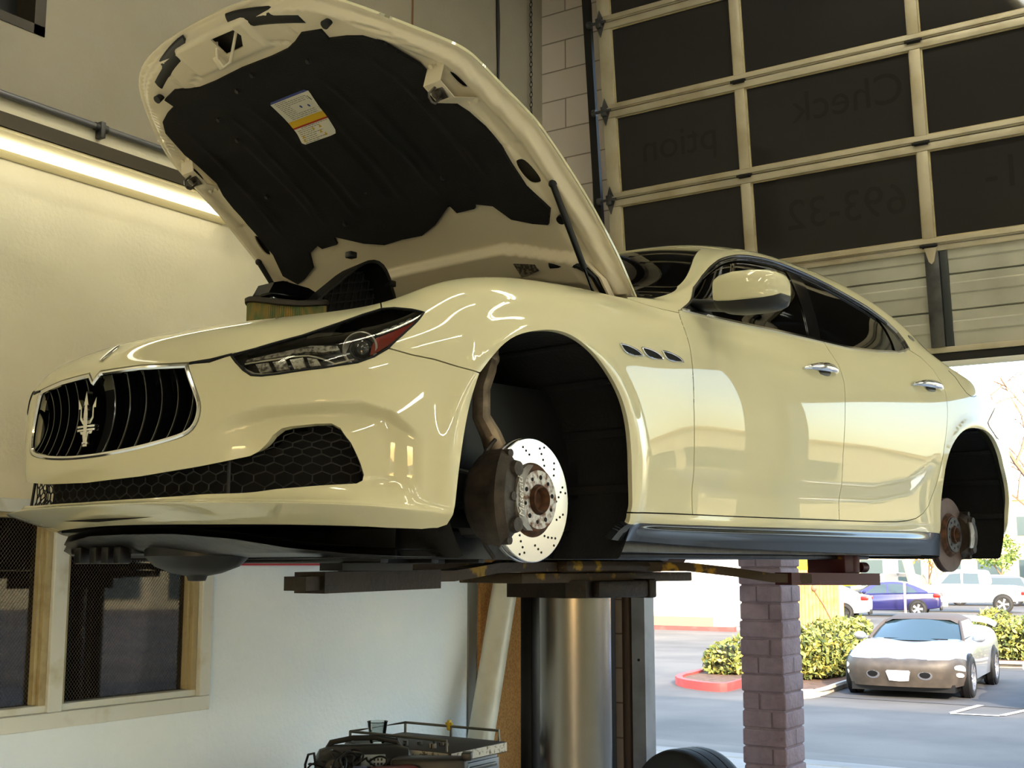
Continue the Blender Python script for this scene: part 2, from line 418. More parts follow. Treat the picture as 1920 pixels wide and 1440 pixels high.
paint = mat('cream_paint', (200, 195, 162), .75, 0, 1, coat_rough=.006, spec=.12)
inner_paint = mat('inner_paint', (228, 216, 188), .42, 0, .25, bump=(60, .08))
black_pl = mat('black_plastic', (17, 17, 17), .45)
black_gl = mat('black_gloss', (8, 8, 9), .12, 0, .5)
black_mt = mat('black_matte', (6, 6, 6), .9, bump=(90, .3))
under_m = mat('undertray', (13, 12, 12), .35, noise=(6, (30, 29, 28), .45, .75), bump=(18, .25))
skirt_m = mat('skirt_plastic', (30, 33, 38), .22, 0, .4)
chrome = mat('chrome', (225, 225, 225), .09, 1)
darkchrome = mat('dark_chrome', (70, 70, 72), .2, 1)
steel = mat('worn_steel', (140, 137, 132), .38, .9, noise=(24, (92, 84, 76), .4, .7))
rust = mat('rusty_iron', (96, 62, 40), .8, .3, noise=(40, (56, 40, 30), .35, .65))
caliper_m = mat('caliper_iron', (70, 62, 55), .6, .5, noise=(18, (38, 34, 31), .35, .7), bump=(60, .3))
alu_dirty = mat('dirty_aluminium', (160, 142, 120), .55, .6, noise=(14, (66, 54, 44), .35, .7))
red_lens = mat('red_lens', (130, 22, 14), .15, 0, .8)
red_seat = mat('red_leather', (120, 16, 16), .5)

def glass_mat(name, tint, ior=1.5, rough=.0):
    m = bpy.data.materials.new(name); m.use_nodes = True; t = m.node_tree; t.nodes.clear()
    o = t.nodes.new('ShaderNodeOutputMaterial'); mx = t.nodes.new('ShaderNodeMixShader'); tr = t.nodes.new('ShaderNodeBsdfTransparent'); gl = t.nodes.new('ShaderNodeBsdfGlossy'); fr = t.nodes.new('ShaderNodeFresnel')
    tr.inputs[0].default_value = (*tint, 1); gl.inputs['Roughness'].default_value = rough; fr.inputs[0].default_value = ior; gl.inputs[0].default_value = (1, 1, 1, 1)
    t.links.new(fr.outputs[0], mx.inputs[0]); t.links.new(tr.outputs[0], mx.inputs[1]); t.links.new(gl.outputs[0], mx.inputs[2]); t.links.new(mx.outputs[0], o.inputs[0])
    MATS[name] = m; return m
tint_glass = glass_mat('tinted_glass', (.05, .05, .055))
shield_glass = glass_mat('windshield_glass', (.16, .17, .17))
clear_glass = glass_mat('clear_lens', (.93, .93, .9))

car = thing('car', 'cream white four-door sedan raised on the lift, hood open and wheels off', 'car', CAR_T, CAR_YAW)

archF = [(6.242,.479),(6.263,1.232),(6.322,2.083),(6.385,2.883),(6.45,3.622),(6.527,4.282),(6.614,4.788),(6.736,5.298),(6.806,5.40),(7.035,5.847),(7.347,6.329),(7.743,6.601),(8.077,6.639),(8.409,6.403),(8.761,5.908),(9.097,5.189),(9.301,4.419),(9.392,3.449),(9.424,2.388),(9.402,1.996),(9.39,1.057)]
archA = spl(archF[:8], 4); archB = spl(archF[7:], 4)
cutBF = [(5.059,6.073),(5.487,5.856),(5.915,5.695),(6.391,5.464),(6.736,5.298)]
light = [(2.377,6.337),(2.781,6.527),(3.387,6.966),(3.711,7.433),(3.991,7.875),(4.275,8.133),(4.625,8.048),(5.13,7.733),(5.467,7.445),(5.369,7.031),(5.219,6.494),(5.059,6.073),(4.829,5.849),(4.553,5.708),(4.003,5.607),(3.278,5.554),(2.965,5.555),(2.79,5.599),(2.644,5.766),(2.498,6.038)]
grille_r = [(0,6.02),(.117,6.40),(.884,6.40)]+spl([(1.697,6.20),(1.794,5.7),(1.903,5.284),(1.958,5.007),(1.935,4.7),(1.80,4.43),(1.52,4.29),(1.2,4.19),(.879,4.11),(.4,4.045),(0,4.03)], 3)
intake = [(0,2.98),(1.03,3.083),(1.993,3.319),(2.731,3.517),(2.87,3.68),(3.009,3.972),(3.12,4.25),(3.26,4.40),(3.41,4.431),(3.823,4.448),(4.10,4.42),(4.25,4.28),(4.442,3.793),(4.623,3.077),(4.682,2.812),(4.66,2.68),(4.56,2.61),(3.933,2.572),(3.199,2.493),(2.308,2.30),(1.13,2.12),(0,2.06)]
doorFc = [(10.983,8.95),(10.965,8.2),(10.955,7.457),(10.95,6.701),(10.95,5.146),(11.01,3.205),(11.031,2.0)]
doorbot = [(9.402,1.985),(11.031,2.0),(12.448,2.0),(13.401,2.005)]
doorbot2 = [(13.401,2.005),(14.1,2.01),(14.573,2.03),(14.83,2.11),(15.039,2.247),(15.22,2.5),(15.347,2.803),(15.505,3.598),(15.674,4.763),(15.80,5.6),(15.90,6.4),(15.975,7.287),(15.99,8.0),(15.90,8.75),(15.68,9.25),(15.40,9.44)]
Bcut = [(13.405,9.0),(13.46,8.45),(13.50,7.9),(13.50,7.049),(13.46,6.071),(13.401,4.452),(13.40,2.985),(13.401,2.005)]
wintop = [(11.04,9.02),(11.366,10.727),(11.60,11.05),(11.82,11.17),(12.12,11.22),(12.54,11.17),(12.963,11.066),(13.742,11.0),(14.406,11.0),(14.982,10.93),(15.26,10.74),(15.38,10.348),(15.41,9.9),(15.40,9.46)]
wintop = [wintop[0]]+smooth_poly([wintop[0]]+wintop+[wintop[-1]], 1)[3:-3]+[wintop[-1]] if False else wintop
belt_r = [(15.40,9.46),(15.2,9.2),(15.0,9.06),(14.5,8.99),(13.9,8.99),(13.405,9.0),(12.5,9.0),(11.7,8.99),(11.04,9.0)]
rarch = [(15.624,.9),(15.61,1.9),(15.60,2.901),(15.69,4.232),(15.909,5.125),(16.243,5.642),(16.689,5.811),(17.316,5.653),(17.85,5.008),(18.35,4.15),(18.60,3.5),(18.70,2.886),(18.74,2.0),(18.74,1.2)]
apil = [(12.485,12.274),(11.797,12.017),(11.103,11.80),(10.713,10.863),(10.45,9.9),(10.2,9.15)]
fend_top = [(10.2,9.0),(10.4,8.80),(10.677,8.72),(10.983,8.75)]

rarch = spl(rarch, 4)
light_c = spl([light[i] for i in (0,1,2,3,4,5)], 3)
onmid = lambda p: p[0] < .001 or p[0] > 21.999 or p[1] > 13.999
def both(name, outline, **k):
    kk = dict(F=S, NF=NS, parent=car, rim=.018, gap=.0022, m=paint); kk.update(k)
    a = panel(name, outline, kk.pop('F'), kk.pop('NF'), **kk)
    kk['mirror'] = 'flip'
    b = panel(name, outline, S, NS, **{q: kk[q] for q in kk if q not in ('F', 'NF')})
    return a, b

bump_out = [(0,0),(3.0,0),(5.2,.0),(5.85,.06),(6.12,.22)]+archA+cutBF[::-1][1:]+[light[i] for i in (12,13,14,15,16,17,18,19,0)]+[(2.05,6.15)]+grille_r[3:]+intake
bumper = panel('front_bumper', bump_out, S, NS, cell=(.05,.055), bstep=(.03,.04), rim=.03, gap=.0015, m=paint, parent=car, mirror='weld', uvopen=onmid)
cap_out = [(0,6.10),(.117,6.46),(.884,6.45),(1.697,6.26),(2.05,6.29),(2.377,6.39)]+light[1:6]+[(4.18,8.45),(4.1,8.75),(4.05,9.0),(2,9.0),(0,9.0)]
nose = panel('nose_panel', cap_out, S, NS, cell=(.07,.1), rim=.014, gap=.0015, m=paint, parent=car, mirror='weld', uvopen=onmid)
panel('gap_backing', [(1.6,6.5),(2.6,6.7),(2.6,6.0),(1.6,5.9)], S, NS, off=-.024, rim=0, m=black_mt, parent=car)  # black sheet behind the nose gap stands in for its shade
panel('gap_backing', [(1.6,6.5),(2.6,6.7),(2.6,6.0),(1.6,5.9)], S, NS, off=-.024, rim=0, m=black_mt, parent=car, mirror='flip')
fend_out = [(4.05,9.0),(4.1,8.75),(4.18,8.45)]+light[5:12]+cutBF[1:]+archB[1:-4]+doorbot[1:2]+doorFc[::-1][1:-1]+[(10.983,8.75)]+fend_top[::-1][1:]+[(9,9),(8,9),(7,9),(6,9),(5,9)]
fender, fender2 = both('front_fender', fend_out, cell=(.09,.12))
shell_out = [(9.395,1.02),(12,1.0),(15.62,1.0)]+rarch[1:]+[(18.76,.1),(20,0),(22,0),(22,14),(12.6,14),(12.56,13)]+apil+fend_top+[(10.983,8.95)]+wintop+doorbot2[::-1][1:]+doorbot[::-1][1:]
shell = panel('body_shell', shell_out, S, NS, cell=(.1,.12), rim=.018, gap=.0015, m=paint, parent=car, mirror='weld', uvopen=onmid)
fdoor_out = doorFc+[(12.448,2.0)]+Bcut[::-1]+[(12.5,9.0),(11.7,8.99),(11.04,9.0)]
fdoor, fdoor2 = both('front_door', fdoor_out, cell=(.1,.12))
rdoor_out = Bcut+doorbot2[1:]+belt_r[1:5]
rdoor, rdoor2 = both('rear_door', rdoor_out, cell=(.1,.12))
skirt_out = [(9.2,0),(15.75,0),(15.66,.5),(15.63,1.0),(12,1.0),(9.38,1.0),(9.28,.5)]
def SK(u, v):
    P = S(u, v); vv = np.asarray(v, float).ravel(); uu_ = np.asarray(u, float).ravel()
    P[:, 1] -= .004+.016*np.exp(-((vv-.62)/.16)**2)*sstep((uu_-9.5)/.8)*sstep((15.5-uu_)/.8); return P
NSK = lambda u, v: N0(np.asarray(u, float), np.asarray(v, float), SK)
panel('side_skirt', skirt_out, SK, NSK, m=skirt_m, rim=.03, cell=(.1, .05), parent=car); panel('side_skirt', skirt_out, SK, NSK, m=skirt_m, rim=.03, cell=(.1, .05), parent=car, mirror='flip')

# glass and trims of the side windows
win_all = wintop+belt_r[1:-1]
bp1 = [(13.586,10.95),(13.336,9.995),(13.17,9.03)]; bp2 = [(13.9,10.96),(13.553,9.948),(13.374,9.03)]
fw_out = wintop[:7]+[bp1[0]]+bp1[1:]+[(12.5,9.03),(11.7,9.02)]
rw_out = [bp2[0]]+wintop[8:10]+[(15.12,10.75),(15.11,10.2),(15.05,9.6),(14.95,9.10),(14.5,9.02),(13.9,9.02)]+bp2[::-1][:-1]
for s in ('near', 'far'):
    mr = None if s == 'near' else 'flip'
    g1 = panel('front_window', fw_out, S, NS, off=-.010, rim=0, gap=.004, m=tint_glass, parent=car, mirror=mr)
    g2 = panel('rear_window', rw_out, S, NS, off=-.010, rim=0, gap=.004, m=tint_glass, parent=car, mirror=mr)
    bpl = panel('pillar_trim', [bp1[0],(13.742,10.97),bp2[0]]+bp2[1:]+bp1[::-1][:-1], S, NS, off=-.006, rim=.01, m=black_gl, parent=car, mirror=mr)
    blk = panel('pillar_trim', [(14.9,10.93),(15.26,10.72),(15.37,10.35),(15.39,9.9),(15.37,9.5),(15.2,9.25),(15.0,9.1),(15.07,9.6),(15.13,10.2),(15.13,10.75)], S, NS, off=-.005, rim=.01, m=black_gl, parent=car, mirror=mr, cell=(.07,.1))
    tri = panel('mirror_corner_trim', [(11.08,9.06),(11.30,10.2),(11.52,9.9),(11.66,9.06)], S, NS, off=-.004, rim=.01, m=black_pl, parent=car, mirror=mr, cell=(.07,.1))
    sg = 1 if s == 'near' else -1
    def ribbon(pts, w, o1, name, m_, taper=False):
        q = resample(pts, (.06, .08), closed=False); a = np.array(q); P = S(a[:, 0], a[:, 1]); N = NS(a[:, 0], a[:, 1])
        t = np.gradient(P, axis=0); t /= np.linalg.norm(t, axis=1)[:, None]; B_ = np.cross(N, t)
        rr = []
        for i in range(len(P)):
            k = w
            rr.append([tuple((P[i]+B_[i]*k*c_+N[i]*(o1*d_-.004))*np.array([1, sg, 1])) for c_, d_ in ((-1, 0), (-.7, 1), (.7, 1), (1, 0))])
        mb = MB(); mb.loft(rr); return mb.build(name, m_, car)
    ribbon(wintop, .0055, .010, 'window_trim', mat('trim_bright', (150, 150, 150), .18, 1))
    ribbon([(11.5,11.0-.0)]+[(u_, v_-.13) for u_, v_ in wintop[3:11]], .004, .004, 'window_seal', black_gl)
    ribbon(belt_r, .006, .011, 'belt_trim', chrome)

tail_m = mat('tail_lens', (150, 70, 70), .06, 0, 1)
tail_out = smooth_poly([(18.55,8.3),(18.9,8.0),(19.15,7.236),(18.901,5.911),(18.147,5.403),(17.61,5.72),(17.313,6.064),(17.561,6.45),(17.9,7.0),(18.3,7.7)], 1)
for mr in (None, 'flip'):
    panel('tail_lamp', tail_out, S, NS, off=.003, rim=.006, m=tail_m, parent=car, mirror=mr, cell=(.1, .1))
    q = resample([(16.45,9.1),(16.582,8.7),(16.633,8.14),(16.733,7.6),(16.87,7.42),(17.0,7.45),(17.135,7.6)], (.05, .08), closed=False); a = np.array(q); P = S(a[:, 0], a[:, 1]); P = P*np.array([1, 1 if mr is None else -1, 1])
    mb = MB(); mb.tube([tuple(p) for p in P], .0014, 4); mb.build('fuel_door_seam', black_mt, car)
# windshield, its black border, rear glass
ws_out = [(10.35,14),(10.35,12.5),(10.4,11.2),(10.45,10.3),(10.78,10.95),(11.12,11.83),(11.797,12.05),(12.47,12.30),(12.54,13),(12.58,14)]
panel('windshield', ws_out, S, NS, off=-.006, rim=0, m=shield_glass, parent=car, mirror='weld', uvopen=onmid)
panel('rear_windshield', [(15.1,14),(15.15,12.8),(15.6,12.35),(16.7,12.25),(16.95,13),(17.0,14)], S, NS, off=.003, rim=.004, m=black_gl, parent=car, mirror='weld', uvopen=onmid)
wl = MB()
for s in (-1, 1):
    wl.tube([tuple(S(u_, v_)[0]*np.array([1, -s, 1])+np.array([0, 0, .012])) for u_, v_ in ((10.42,10.9),(10.42,11.6),(10.40,12.6),(10.36,13.6))], .006, 6)
wl.build('wiper', black_pl, car)

# wheel arch liners
def liner(cx, sg, r0=.40):
    rings = []
    for y in (-.885, -.87, -.80, -.60, -.42):
        rr_ = r0-(.010 if y == -.885 else 0)
        yo = lambda a: y-(.045*(1-min(1, max(0, -math.cos(a)-.2)/.6)) if y < -.85 else 0)
        rings.append([(cx+rr_*math.cos(a), yo(a)*sg, .362+rr_*math.sin(a)) for a in np.linspace(R(-38), R(218), 40)])
    mb = MB(); mb.loft(rings, closed=False, caps=False)
    mb.face([(cx+r0*math.cos(a), -.42*sg, .362+r0*math.sin(a)) for a in np.linspace(R(-38), R(218), 40)])
    for a in (R(20), R(-5), R(45), R(70)):
        mb.box((-.012, -.5, -.003), (.012, .0, .01), .002, Matrix.Translation((cx+(r0-.004)*math.cos(a), -.42*sg-(0 if sg > 0 else -.5), .362+(r0-.004)*math.sin(a))) @ Matrix.Rotation(-a+PI/2, 4, 'Y'))
    return mb.build('wheel_liner', black_mt, car)
for cx in (0, 3.0):
    for sg in (1, -1): liner(cx, sg, .405 if cx == 0 else .385)

# undertray, floor, engine bay tub, cabin tub
def polyl(zv, pts): return [(x, y, z) for (x, y), z in zip(pts, zv)]
mb = MB()
nosec = [(x+.125, -y*.93) for x, y in PLAN[:7]]
pts = [(x, -abs(y)) for x, y in nosec][::-1]+[(x, abs(y)) for x, y in nosec[1:]]
front = [(x+.0, y) for x, y in pts]
def zt(x): return float(np.interp(x, [-.9, -.76, -.62, -.40], [.192, .178, .128, .115]))
levels = []
for f in np.linspace(0, 1, 8):      # tray drops behind the painted lip, towards the subframe
    levels.append([(x+(-.36-x)*f, y*(1-.12*f), zt(x+(-.36-x)*f)) for x, y in front])
mb.loft(levels, closed=False, caps=False); mb.loft([[(x, y, z+.02) for x, y, z in r_] for r_ in levels], closed=False, caps=False)
mb.prism([(-.42,-.74),(-.42,.74),(-.34,.66),(.42,.66),(.42,-.66),(-.34,-.66)], .112, .19)
mb.prism([(-.42,-.52),(-.42,.52),(.42,.52),(.42,-.52)], .135, .19)
mb.prism([(.40,-.84),(.40,.84),(2.62,.84),(2.62,-.84)], .135, .19)
mb.prism([(2.6,-.55),(2.6,.55),(3.95,.55),(3.95,-.55)], .17, .21)
mb.prism([(3.42,-.85),(3.42,.85),(3.75,.70),(3.95,.35),(3.95,-.35),(3.75,-.70)], .205, .24)
for k, y in enumerate((-.62, -.45, .45, .62)): mb.box((.5, y-.035, .118), (2.5, y+.035, .14), .008)
for x in (-.3, -.1, .1): mb.box((x, -.55, .10), (x+.03, .55, .12), .004)
mb.box((-.66, .15, .125), (-.58, .52, .16), .01)
for y in (.17, .24, .31, .40): mb.box((-.69, y, .098), (-.65, y+.04, .15), .006)
under = mb.build('undertray', under_m, car)
mb = MB(); mb.lathe([(0, .045), (.025, .048), (.03, .062), (.07, .070), (.12, .09), (.15, .12), (.15, .17)], 32, Matrix.Translation((-.52, .02, 0)) @ Matrix.Diagonal((1, 1.1, 1, 1)))
mb.build('oil_pan', black_pl, car)
mb = MB()
mb.box((-.60, -.55, .2), (-.57, .55, .56)); mb.box((.40, -.70, .2), (.44, .70, .93)); mb.box((-.45, -.66, .2), (.44, -.64, .64)); mb.box((-.45, .64, .2), (.44, .66, .64)); mb.box((-.6, -.69, .2), (.44, .69, .23))
mb.build('engine_bay', black_pl, car)
mb = MB(); mb.box((-.30, -.38, .35), (.30, .38, .66), .05); mb.box((-.22, -.30, .64), (.25, .30, .70), .03)
for k in range(5): mb.tube([(-.25+.1*k, -.36, .62), (-.25+.1*k, -.1, .72), (-.25+.1*k, .1, .72), (-.25+.1*k, .36, .62)], .02, 8)
mb.build('engine', black_pl, car)
mb = MB(); mb.box((.46, -.78, .20), (3.3, .78, .23)); mb.box((.46, -.76, .2), (.50, .76, .96)); mb.box((2.55, -.76, .2), (2.60, .76, .98)); mb.box((.50, -.70, .80), (.85, .70, .99), .04)
mb.build('cabin_floor', black_pl, car)
for y_ in (-.80, .78): MB().box((.5, y_, .23), (2.55, y_+.02, .92)).build('door_lining', mat('lining_black', (20, 18, 18), .7), car)
def seat(x, y, w):
    mb = MB(); mb.box((x-.25, y-w, .30), (x+.27, y+w, .50), .06)
    mb.box((-.07, -w, 0), (.07, w, .62), .06, Matrix.Translation((x+.30, y, .44)) @ Matrix.Rotation(R(18), 4, 'Y')); mb.box((x+.45, y-.13, 1.04), (x+.55, y+.13, 1.22), .04)
    return mb.build('seat', red_seat, car)
seat(1.25, -.38, .25); seat(1.25, .38, .25); seat(2.05, 0, .62)
mb = MB(); T = Matrix.Translation((.98, -.38, .93)) @ Matrix.Rotation(R(-65), 4, 'Y')
mb.tube([T @ Vector((.18*math.cos(a), .18*math.sin(a), 0)) for a in np.linspace(0, 2*PI, 25)[:-1]], .014, 8, closed=True)
mb.cyl(T @ Vector((-.17, 0, 0)), T @ Vector((.17, 0, 0)), .015); mb.cyl(T @ Vector((0, 0, -.12)), T @ Vector((0, 0, .01)), .03); mb.build('steering_wheel', black_pl, car)
# ---------------------------------------------------------------- grille
def uvtube(pts, r, name, m_, off=0, n=8, closed=False, parent=car, mirror=True, step=(.08, .08)):
    q = resample(pts, step, closed=closed); a = np.array(q); P = S(a[:, 0], a[:, 1])+NS(a[:, 0], a[:, 1])*off
    mb = MB(); mb.tube([tuple(p) for p in P], r, n, closed=closed)
    if mirror: mb.tube([tuple(p*np.array([1, -1, 1])) for p in P], r, n, closed=closed)
    return mb.build(name, m_, parent)
gr_line = [(0,5.98),(.13,6.36),(.884,6.35)]+spl([(1.66,6.16),(1.75,5.7),(1.86,5.284),(1.915,5.007),(1.89,4.72),(1.77,4.48),(1.5,4.34),(1.2,4.24),(.879,4.16),(.4,4.095),(0,4.08)], 3)
gring = uvtube(gr_line, .0075, 'grille_frame', chrome, -.006)
mb = MB()
gp = np.array([grille_r[i] for i in range(len(grille_r))])
back = panel('grille_backing', grille_r, S, NS, off=-.10, rim=0, m=mat('grille_black', (3, 3, 3), .9), parent=gring, mirror='weld', uvopen=onmid)
def zrange(u):
    # top and bottom rows of the opening at column u
    top = np.interp(u, [0,.117,.884,1.697,1.80,1.903,1.958], [6.02,6.40,6.40,6.20,5.7,5.284,5.0]); bot = np.interp(u, [0,.129,.879,1.52,1.825,1.935,1.958], [4.03,4.033,4.11,4.318,4.448,4.7,5.0])
    return bot, top
bars_u = [.28, .57, .86, 1.13, 1.39, 1.63, 1.82]
for sg in (1, -1):
    for u_ in bars_u:
        b_, t_ = zrange(u_); vv = np.linspace(b_+.02, t_-.02, 13); P = S(np.full(13, u_), vv)
        mb = MB(); rr = []
        for i in range(13):
            f = i/12; dip = .030*math.sin(PI*f)**.8+.006
            x, y, z = P[i]; y *= sg; w = .0035; x0 = x+dip
            rr.append([(x0, y-w*.5, z), (x0+.006, y-w, z), (x0+.05, y-w, z), (x0+.05, y+w, z), (x0+.006, y+w, z), (x0, y+w*.5, z)])
        mb.loft(rr); mb.build('grille_bar', black_gl, gring)
# trident emblem
mb = MB(); X0, X1 = -.912, -.898
ez = lambda z: .421+(z-.425)*.871
def pz(pts, lo=X0, hi=X1): mb.prism([(p[0], ez(p[1])) for p in pts], lo, hi, axis=0)
Z0 = .50
pz([(-.006, .455), (.006, .455), (.0105, .500), (.0105, .53), (.006, .560), (.0125, .556), (0, .603), (-.0125, .556), (-.006, .560), (-.0105, .53), (-.0105, .50)], X0-.004)
for s in (-1, 1):
    pz([(s*.006, .497), (s*.020, .497), (s*.036, .515), (s*.0355, .548), (s*.046, .548), (s*.0475, .580), (s*.030, .553), (s*.0295, .549), (s*.0285, .52), (s*.018, .508), (s*.008, .508)])
for z in (ez(.478), ez(.489)): mb.box((X0-.003, -.045, z-.0035), (X1, .045, z+.0035), .002)
pz([(-.034, .474), (.034, .474), (.028, .465), (-.028, .465)])
pz([(-.016, .470), (.016, .470), (.010, .440), (.0115, .425), (-.0115, .425), (-.010, .440)], X0-.003)
mb.box((X0-.005, -.014, ez(.432)), (X1, .014, ez(.440)), .002)
mb.build('trident_emblem', chrome, gring)
mb = MB(); p = S(0, 7.38)[0]; n_ = NS(np.array([0.]), np.array([7.38]))[0]
qt = Vector(n_).to_track_quat('Z', 'Y').to_matrix().to_4x4()
mb.sph((0, 0, 0), 1, 24, (.020, .040, .005)); b_ = mb.build('nose_badge', chrome, nose, M=Matrix.Translation(Vector(p)+Vector(n_)*.001) @ Vector(n_).to_track_quat('Z', 'Y').to_matrix().to_4x4())
# ---------------------------------------------------------------- lower intake mesh
zz = np.linspace(2.0, 4.6, 60); uu_s = np.linspace(0, 5, 200)
Pm = S(uu_s, np.full(200, 3.0)); arc = np.concatenate([[0], np.cumsum(np.linalg.norm(np.diff(Pm, axis=0), axis=1))])
def metric(s_, z_):
    u_ = np.interp(s_, arc, uu_s); c_ = S(np.full(60, u_), zz); return u_, np.interp(z_, c_[:, 2], zz)
mb = MB(); hexw, hexh = .052, .0215
ipoly = [tuple(p) for p in intake]
def hv(i, j):
    s0 = (i+.5*(j % 2))*hexw*1.0; z0 = .245+j*hexh*.78*1.25
    return s0, z0
for j in range(-1, 14):
    for i in range(-1, 28):
        s0 = (i+.5*(j % 2))*hexw; z0 = .235+j*.0205
        A_ = (s0-hexw*.5, z0-.006); B_ = (s0-hexw*.5, z0+.006); C_ = (s0, z0+.0145); D_ = (s0+hexw*.5, z0+.006)
        for a, b in ((A_, B_), (B_, C_), (C_, D_)):
            m_ = ((a[0]+b[0])/2, (a[1]+b[1])/2)
            if m_[0] < 0: continue
            uvm = metric(*m_)
            if not inside(ipoly, np.array([uvm]))[0]: continue
            ua, ub = metric(max(a[0], 0), a[1]), metric(max(b[0], 0), b[1])
            P = S([ua[0], ub[0]], [ua[1], ub[1]])+NS(np.array([ua[0], ub[0]]), np.array([ua[1], ub[1]]))*-.028
            for sg in (1, -1):
                q = [tuple(P[0]*np.array([1, sg, 1])), tuple(P[1]*np.array([1, sg, 1]))]; mb.cyl(q[0], q[1], .0018, n=5, caps=False)
for sg in (1, -1):
    P = S([2.39, 2.40], [3.42, 2.33])+NS(np.array([2.39, 2.4]), np.array([3.42, 2.33]))*-.022
    mb.cyl(P[0]*np.array([1, sg, 1]), P[1]*np.array([1, sg, 1]), .005, n=6)
mesh_o = mb.build('intake_mesh', black_pl, bumper)
panel('intake_backing', intake, S, NS, off=-.075, rim=0, m=mat('grille_black', (3, 3, 3), .9), parent=bumper, mirror='weld', uvopen=onmid)
# ---------------------------------------------------------------- headlamps
refl = [(4.767,5.95),(4.704,6.661),(5.273,7.33),(5.185,6.70),(5.04,6.27),(4.917,6.08)]
def headlamp(mr):
    sg = 1 if mr is None else -1; my = np.array([1, sg, 1])
    hs = panel('headlamp', light, S, NS, off=-.045, rim=0, gap=-.004, m=mat('lamp_black', (12, 12, 13), .25, 0, .3), parent=car, mirror=mr)
    mb = MB(); a = np.array(resample(shrink(light, S, .004), (.06, .06))); P = S(a[:, 0], a[:, 1]); N = NS(a[:, 0], a[:, 1])
    c = a.mean(0); rings = []
    for k in range(len(P)): rings.append([tuple((P[k]-N[k]*d_)*my) for d_ in (.003, .05)])
    rings.append(rings[0]); mb.loft(rings, closed=False, caps=False)
    bz = mb.build('lamp_bezel', black_gl, hs)
    panel('reflector', refl, S, NS, off=-.016, rim=.01, m=red_lens, parent=hs, mirror=mr, cell=(.06, .08))
    # projector
    p = S(4.50, 6.40)[0]; n_ = NS(np.array([4.5]), np.array([6.4]))[0]; d_ = Vector((-.80, -.55, .12)).normalized()
    M = Matrix.Translation(Vector(p)-Vector(n_)*.034) @ d_.to_track_quat('Z', 'Y').to_matrix().to_4x4()
    if sg < 0: M = Matrix.Diagonal((1, -1, 1, 1)) @ M
    mb = MB(); mb.lathe([(.046, -.02), (.047, .006), (.043, .010), (.040, .004), (.036, -.012), (.040, -.02)], 40, M, close=True); mb.build('projector_ring', mat('lamp_bright', (205, 205, 198), .3, .35), hs)
    mb = MB(); mb.sph((0, 0, -.004), .030, 28, (1, 1, .6)); mb.build('projector', mat('projector_glass', (46, 48, 52), .08, .2, .8), hs, M=M)
    mb = MB()
    def tb(pts, r, off=-.02):
        q = np.array(resample(pts, (.07, .07), closed=False)); P = S(q[:, 0], q[:, 1])+NS(q[:, 0], q[:, 1])*off; mb.tube([tuple(v*my) for v in P], r, 6)
    tb([(2.597,6.052),(3.027,6.11),(3.417,6.16),(3.671,6.12),(3.91,5.95),(4.161,5.75),(4.326,5.80),(4.491,5.87)], .0022)
    tb([(2.52,6.0),(2.63,5.82),(2.788,5.68),(2.964,5.625),(3.277,5.62),(3.9,5.66)], .0035)
    tb([(4.70,6.75),(4.98,7.02),(5.26,7.33)], .0025, -.012)
    mb.build('lamp_trim', mat('lamp_bright', (205, 205, 198), .3, .35), hs)
    lens_m = mat('lamp_reflector', (176, 174, 166), .3, .3, noise=(90, (60, 60, 58), .42, .62))
    for q in ([(2.62,6.12),(2.64,6.21),(3.1,6.39),(3.62,6.59),(4.1,6.42),(4.2,6.2),(3.9,6.16),(3.62,6.28),(3.2,6.19)],):
        panel('lamp_reflector', q, S, NS, off=-.016, rim=.01, m=lens_m, parent=hs, mirror=mr, cell=(.06, .06))
    for k in range(4):
        u0 = 2.80+.29*k; q = [(u0, 5.97+.02*k), (u0+.22, 5.99+.02*k), (u0+.30, 5.70), (u0+.10, 5.68)]
        if k == 3: q = [(u0, 6.0), (u0+.18, 5.92), (u0+.26, 5.72), (u0+.08, 5.70)]
        panel('lamp_reflector', q, S, NS, off=-.016, rim=.012, m=lens_m, parent=hs, mirror=mr, cell=(.06, .06))
    for k in range(4):
        u0 = 4.70+.12*k; v0 = 6.86+.13*k; q = [(u0, v0), (u0+.02, v0+.18), (u0+.10, v0+.22), (u0+.09, v0+.06)]
        panel('lamp_reflector', q, S, NS, off=-.012, rim=.006, m=lens_m, parent=hs, mirror=mr, cell=(.05, .05))
    panel('lens', light, S, NS, off=-.002, rim=0, gap=.003, m=clear_glass, parent=hs, mirror=mr)
headlamp(None); headlamp('flip')
for sg in (1, -1):
    a = np.array(resample(shrink(light, S, .001), (.08, .08))); P = S(a[:, 0], a[:, 1])*np.array([1, sg, 1]); mb = MB(); mb.tube([tuple(p) for p in P], .0032, 6, closed=True); mb.build('lamp_seal', black_mt, car)
    a = np.array(resample([(2.40,6.37),(2.05,6.235),(1.72,6.215)], (.08, .08), closed=False)); P = (S(a[:, 0], a[:, 1])-NS(a[:, 0], a[:, 1])*.002)*np.array([1, sg, 1]); mb = MB(); mb.tube([tuple(p) for p in P], .0048, 6); mb.build('gap_shade', black_mt, car)  # second black tube stands in for the shade in the nose panel gap
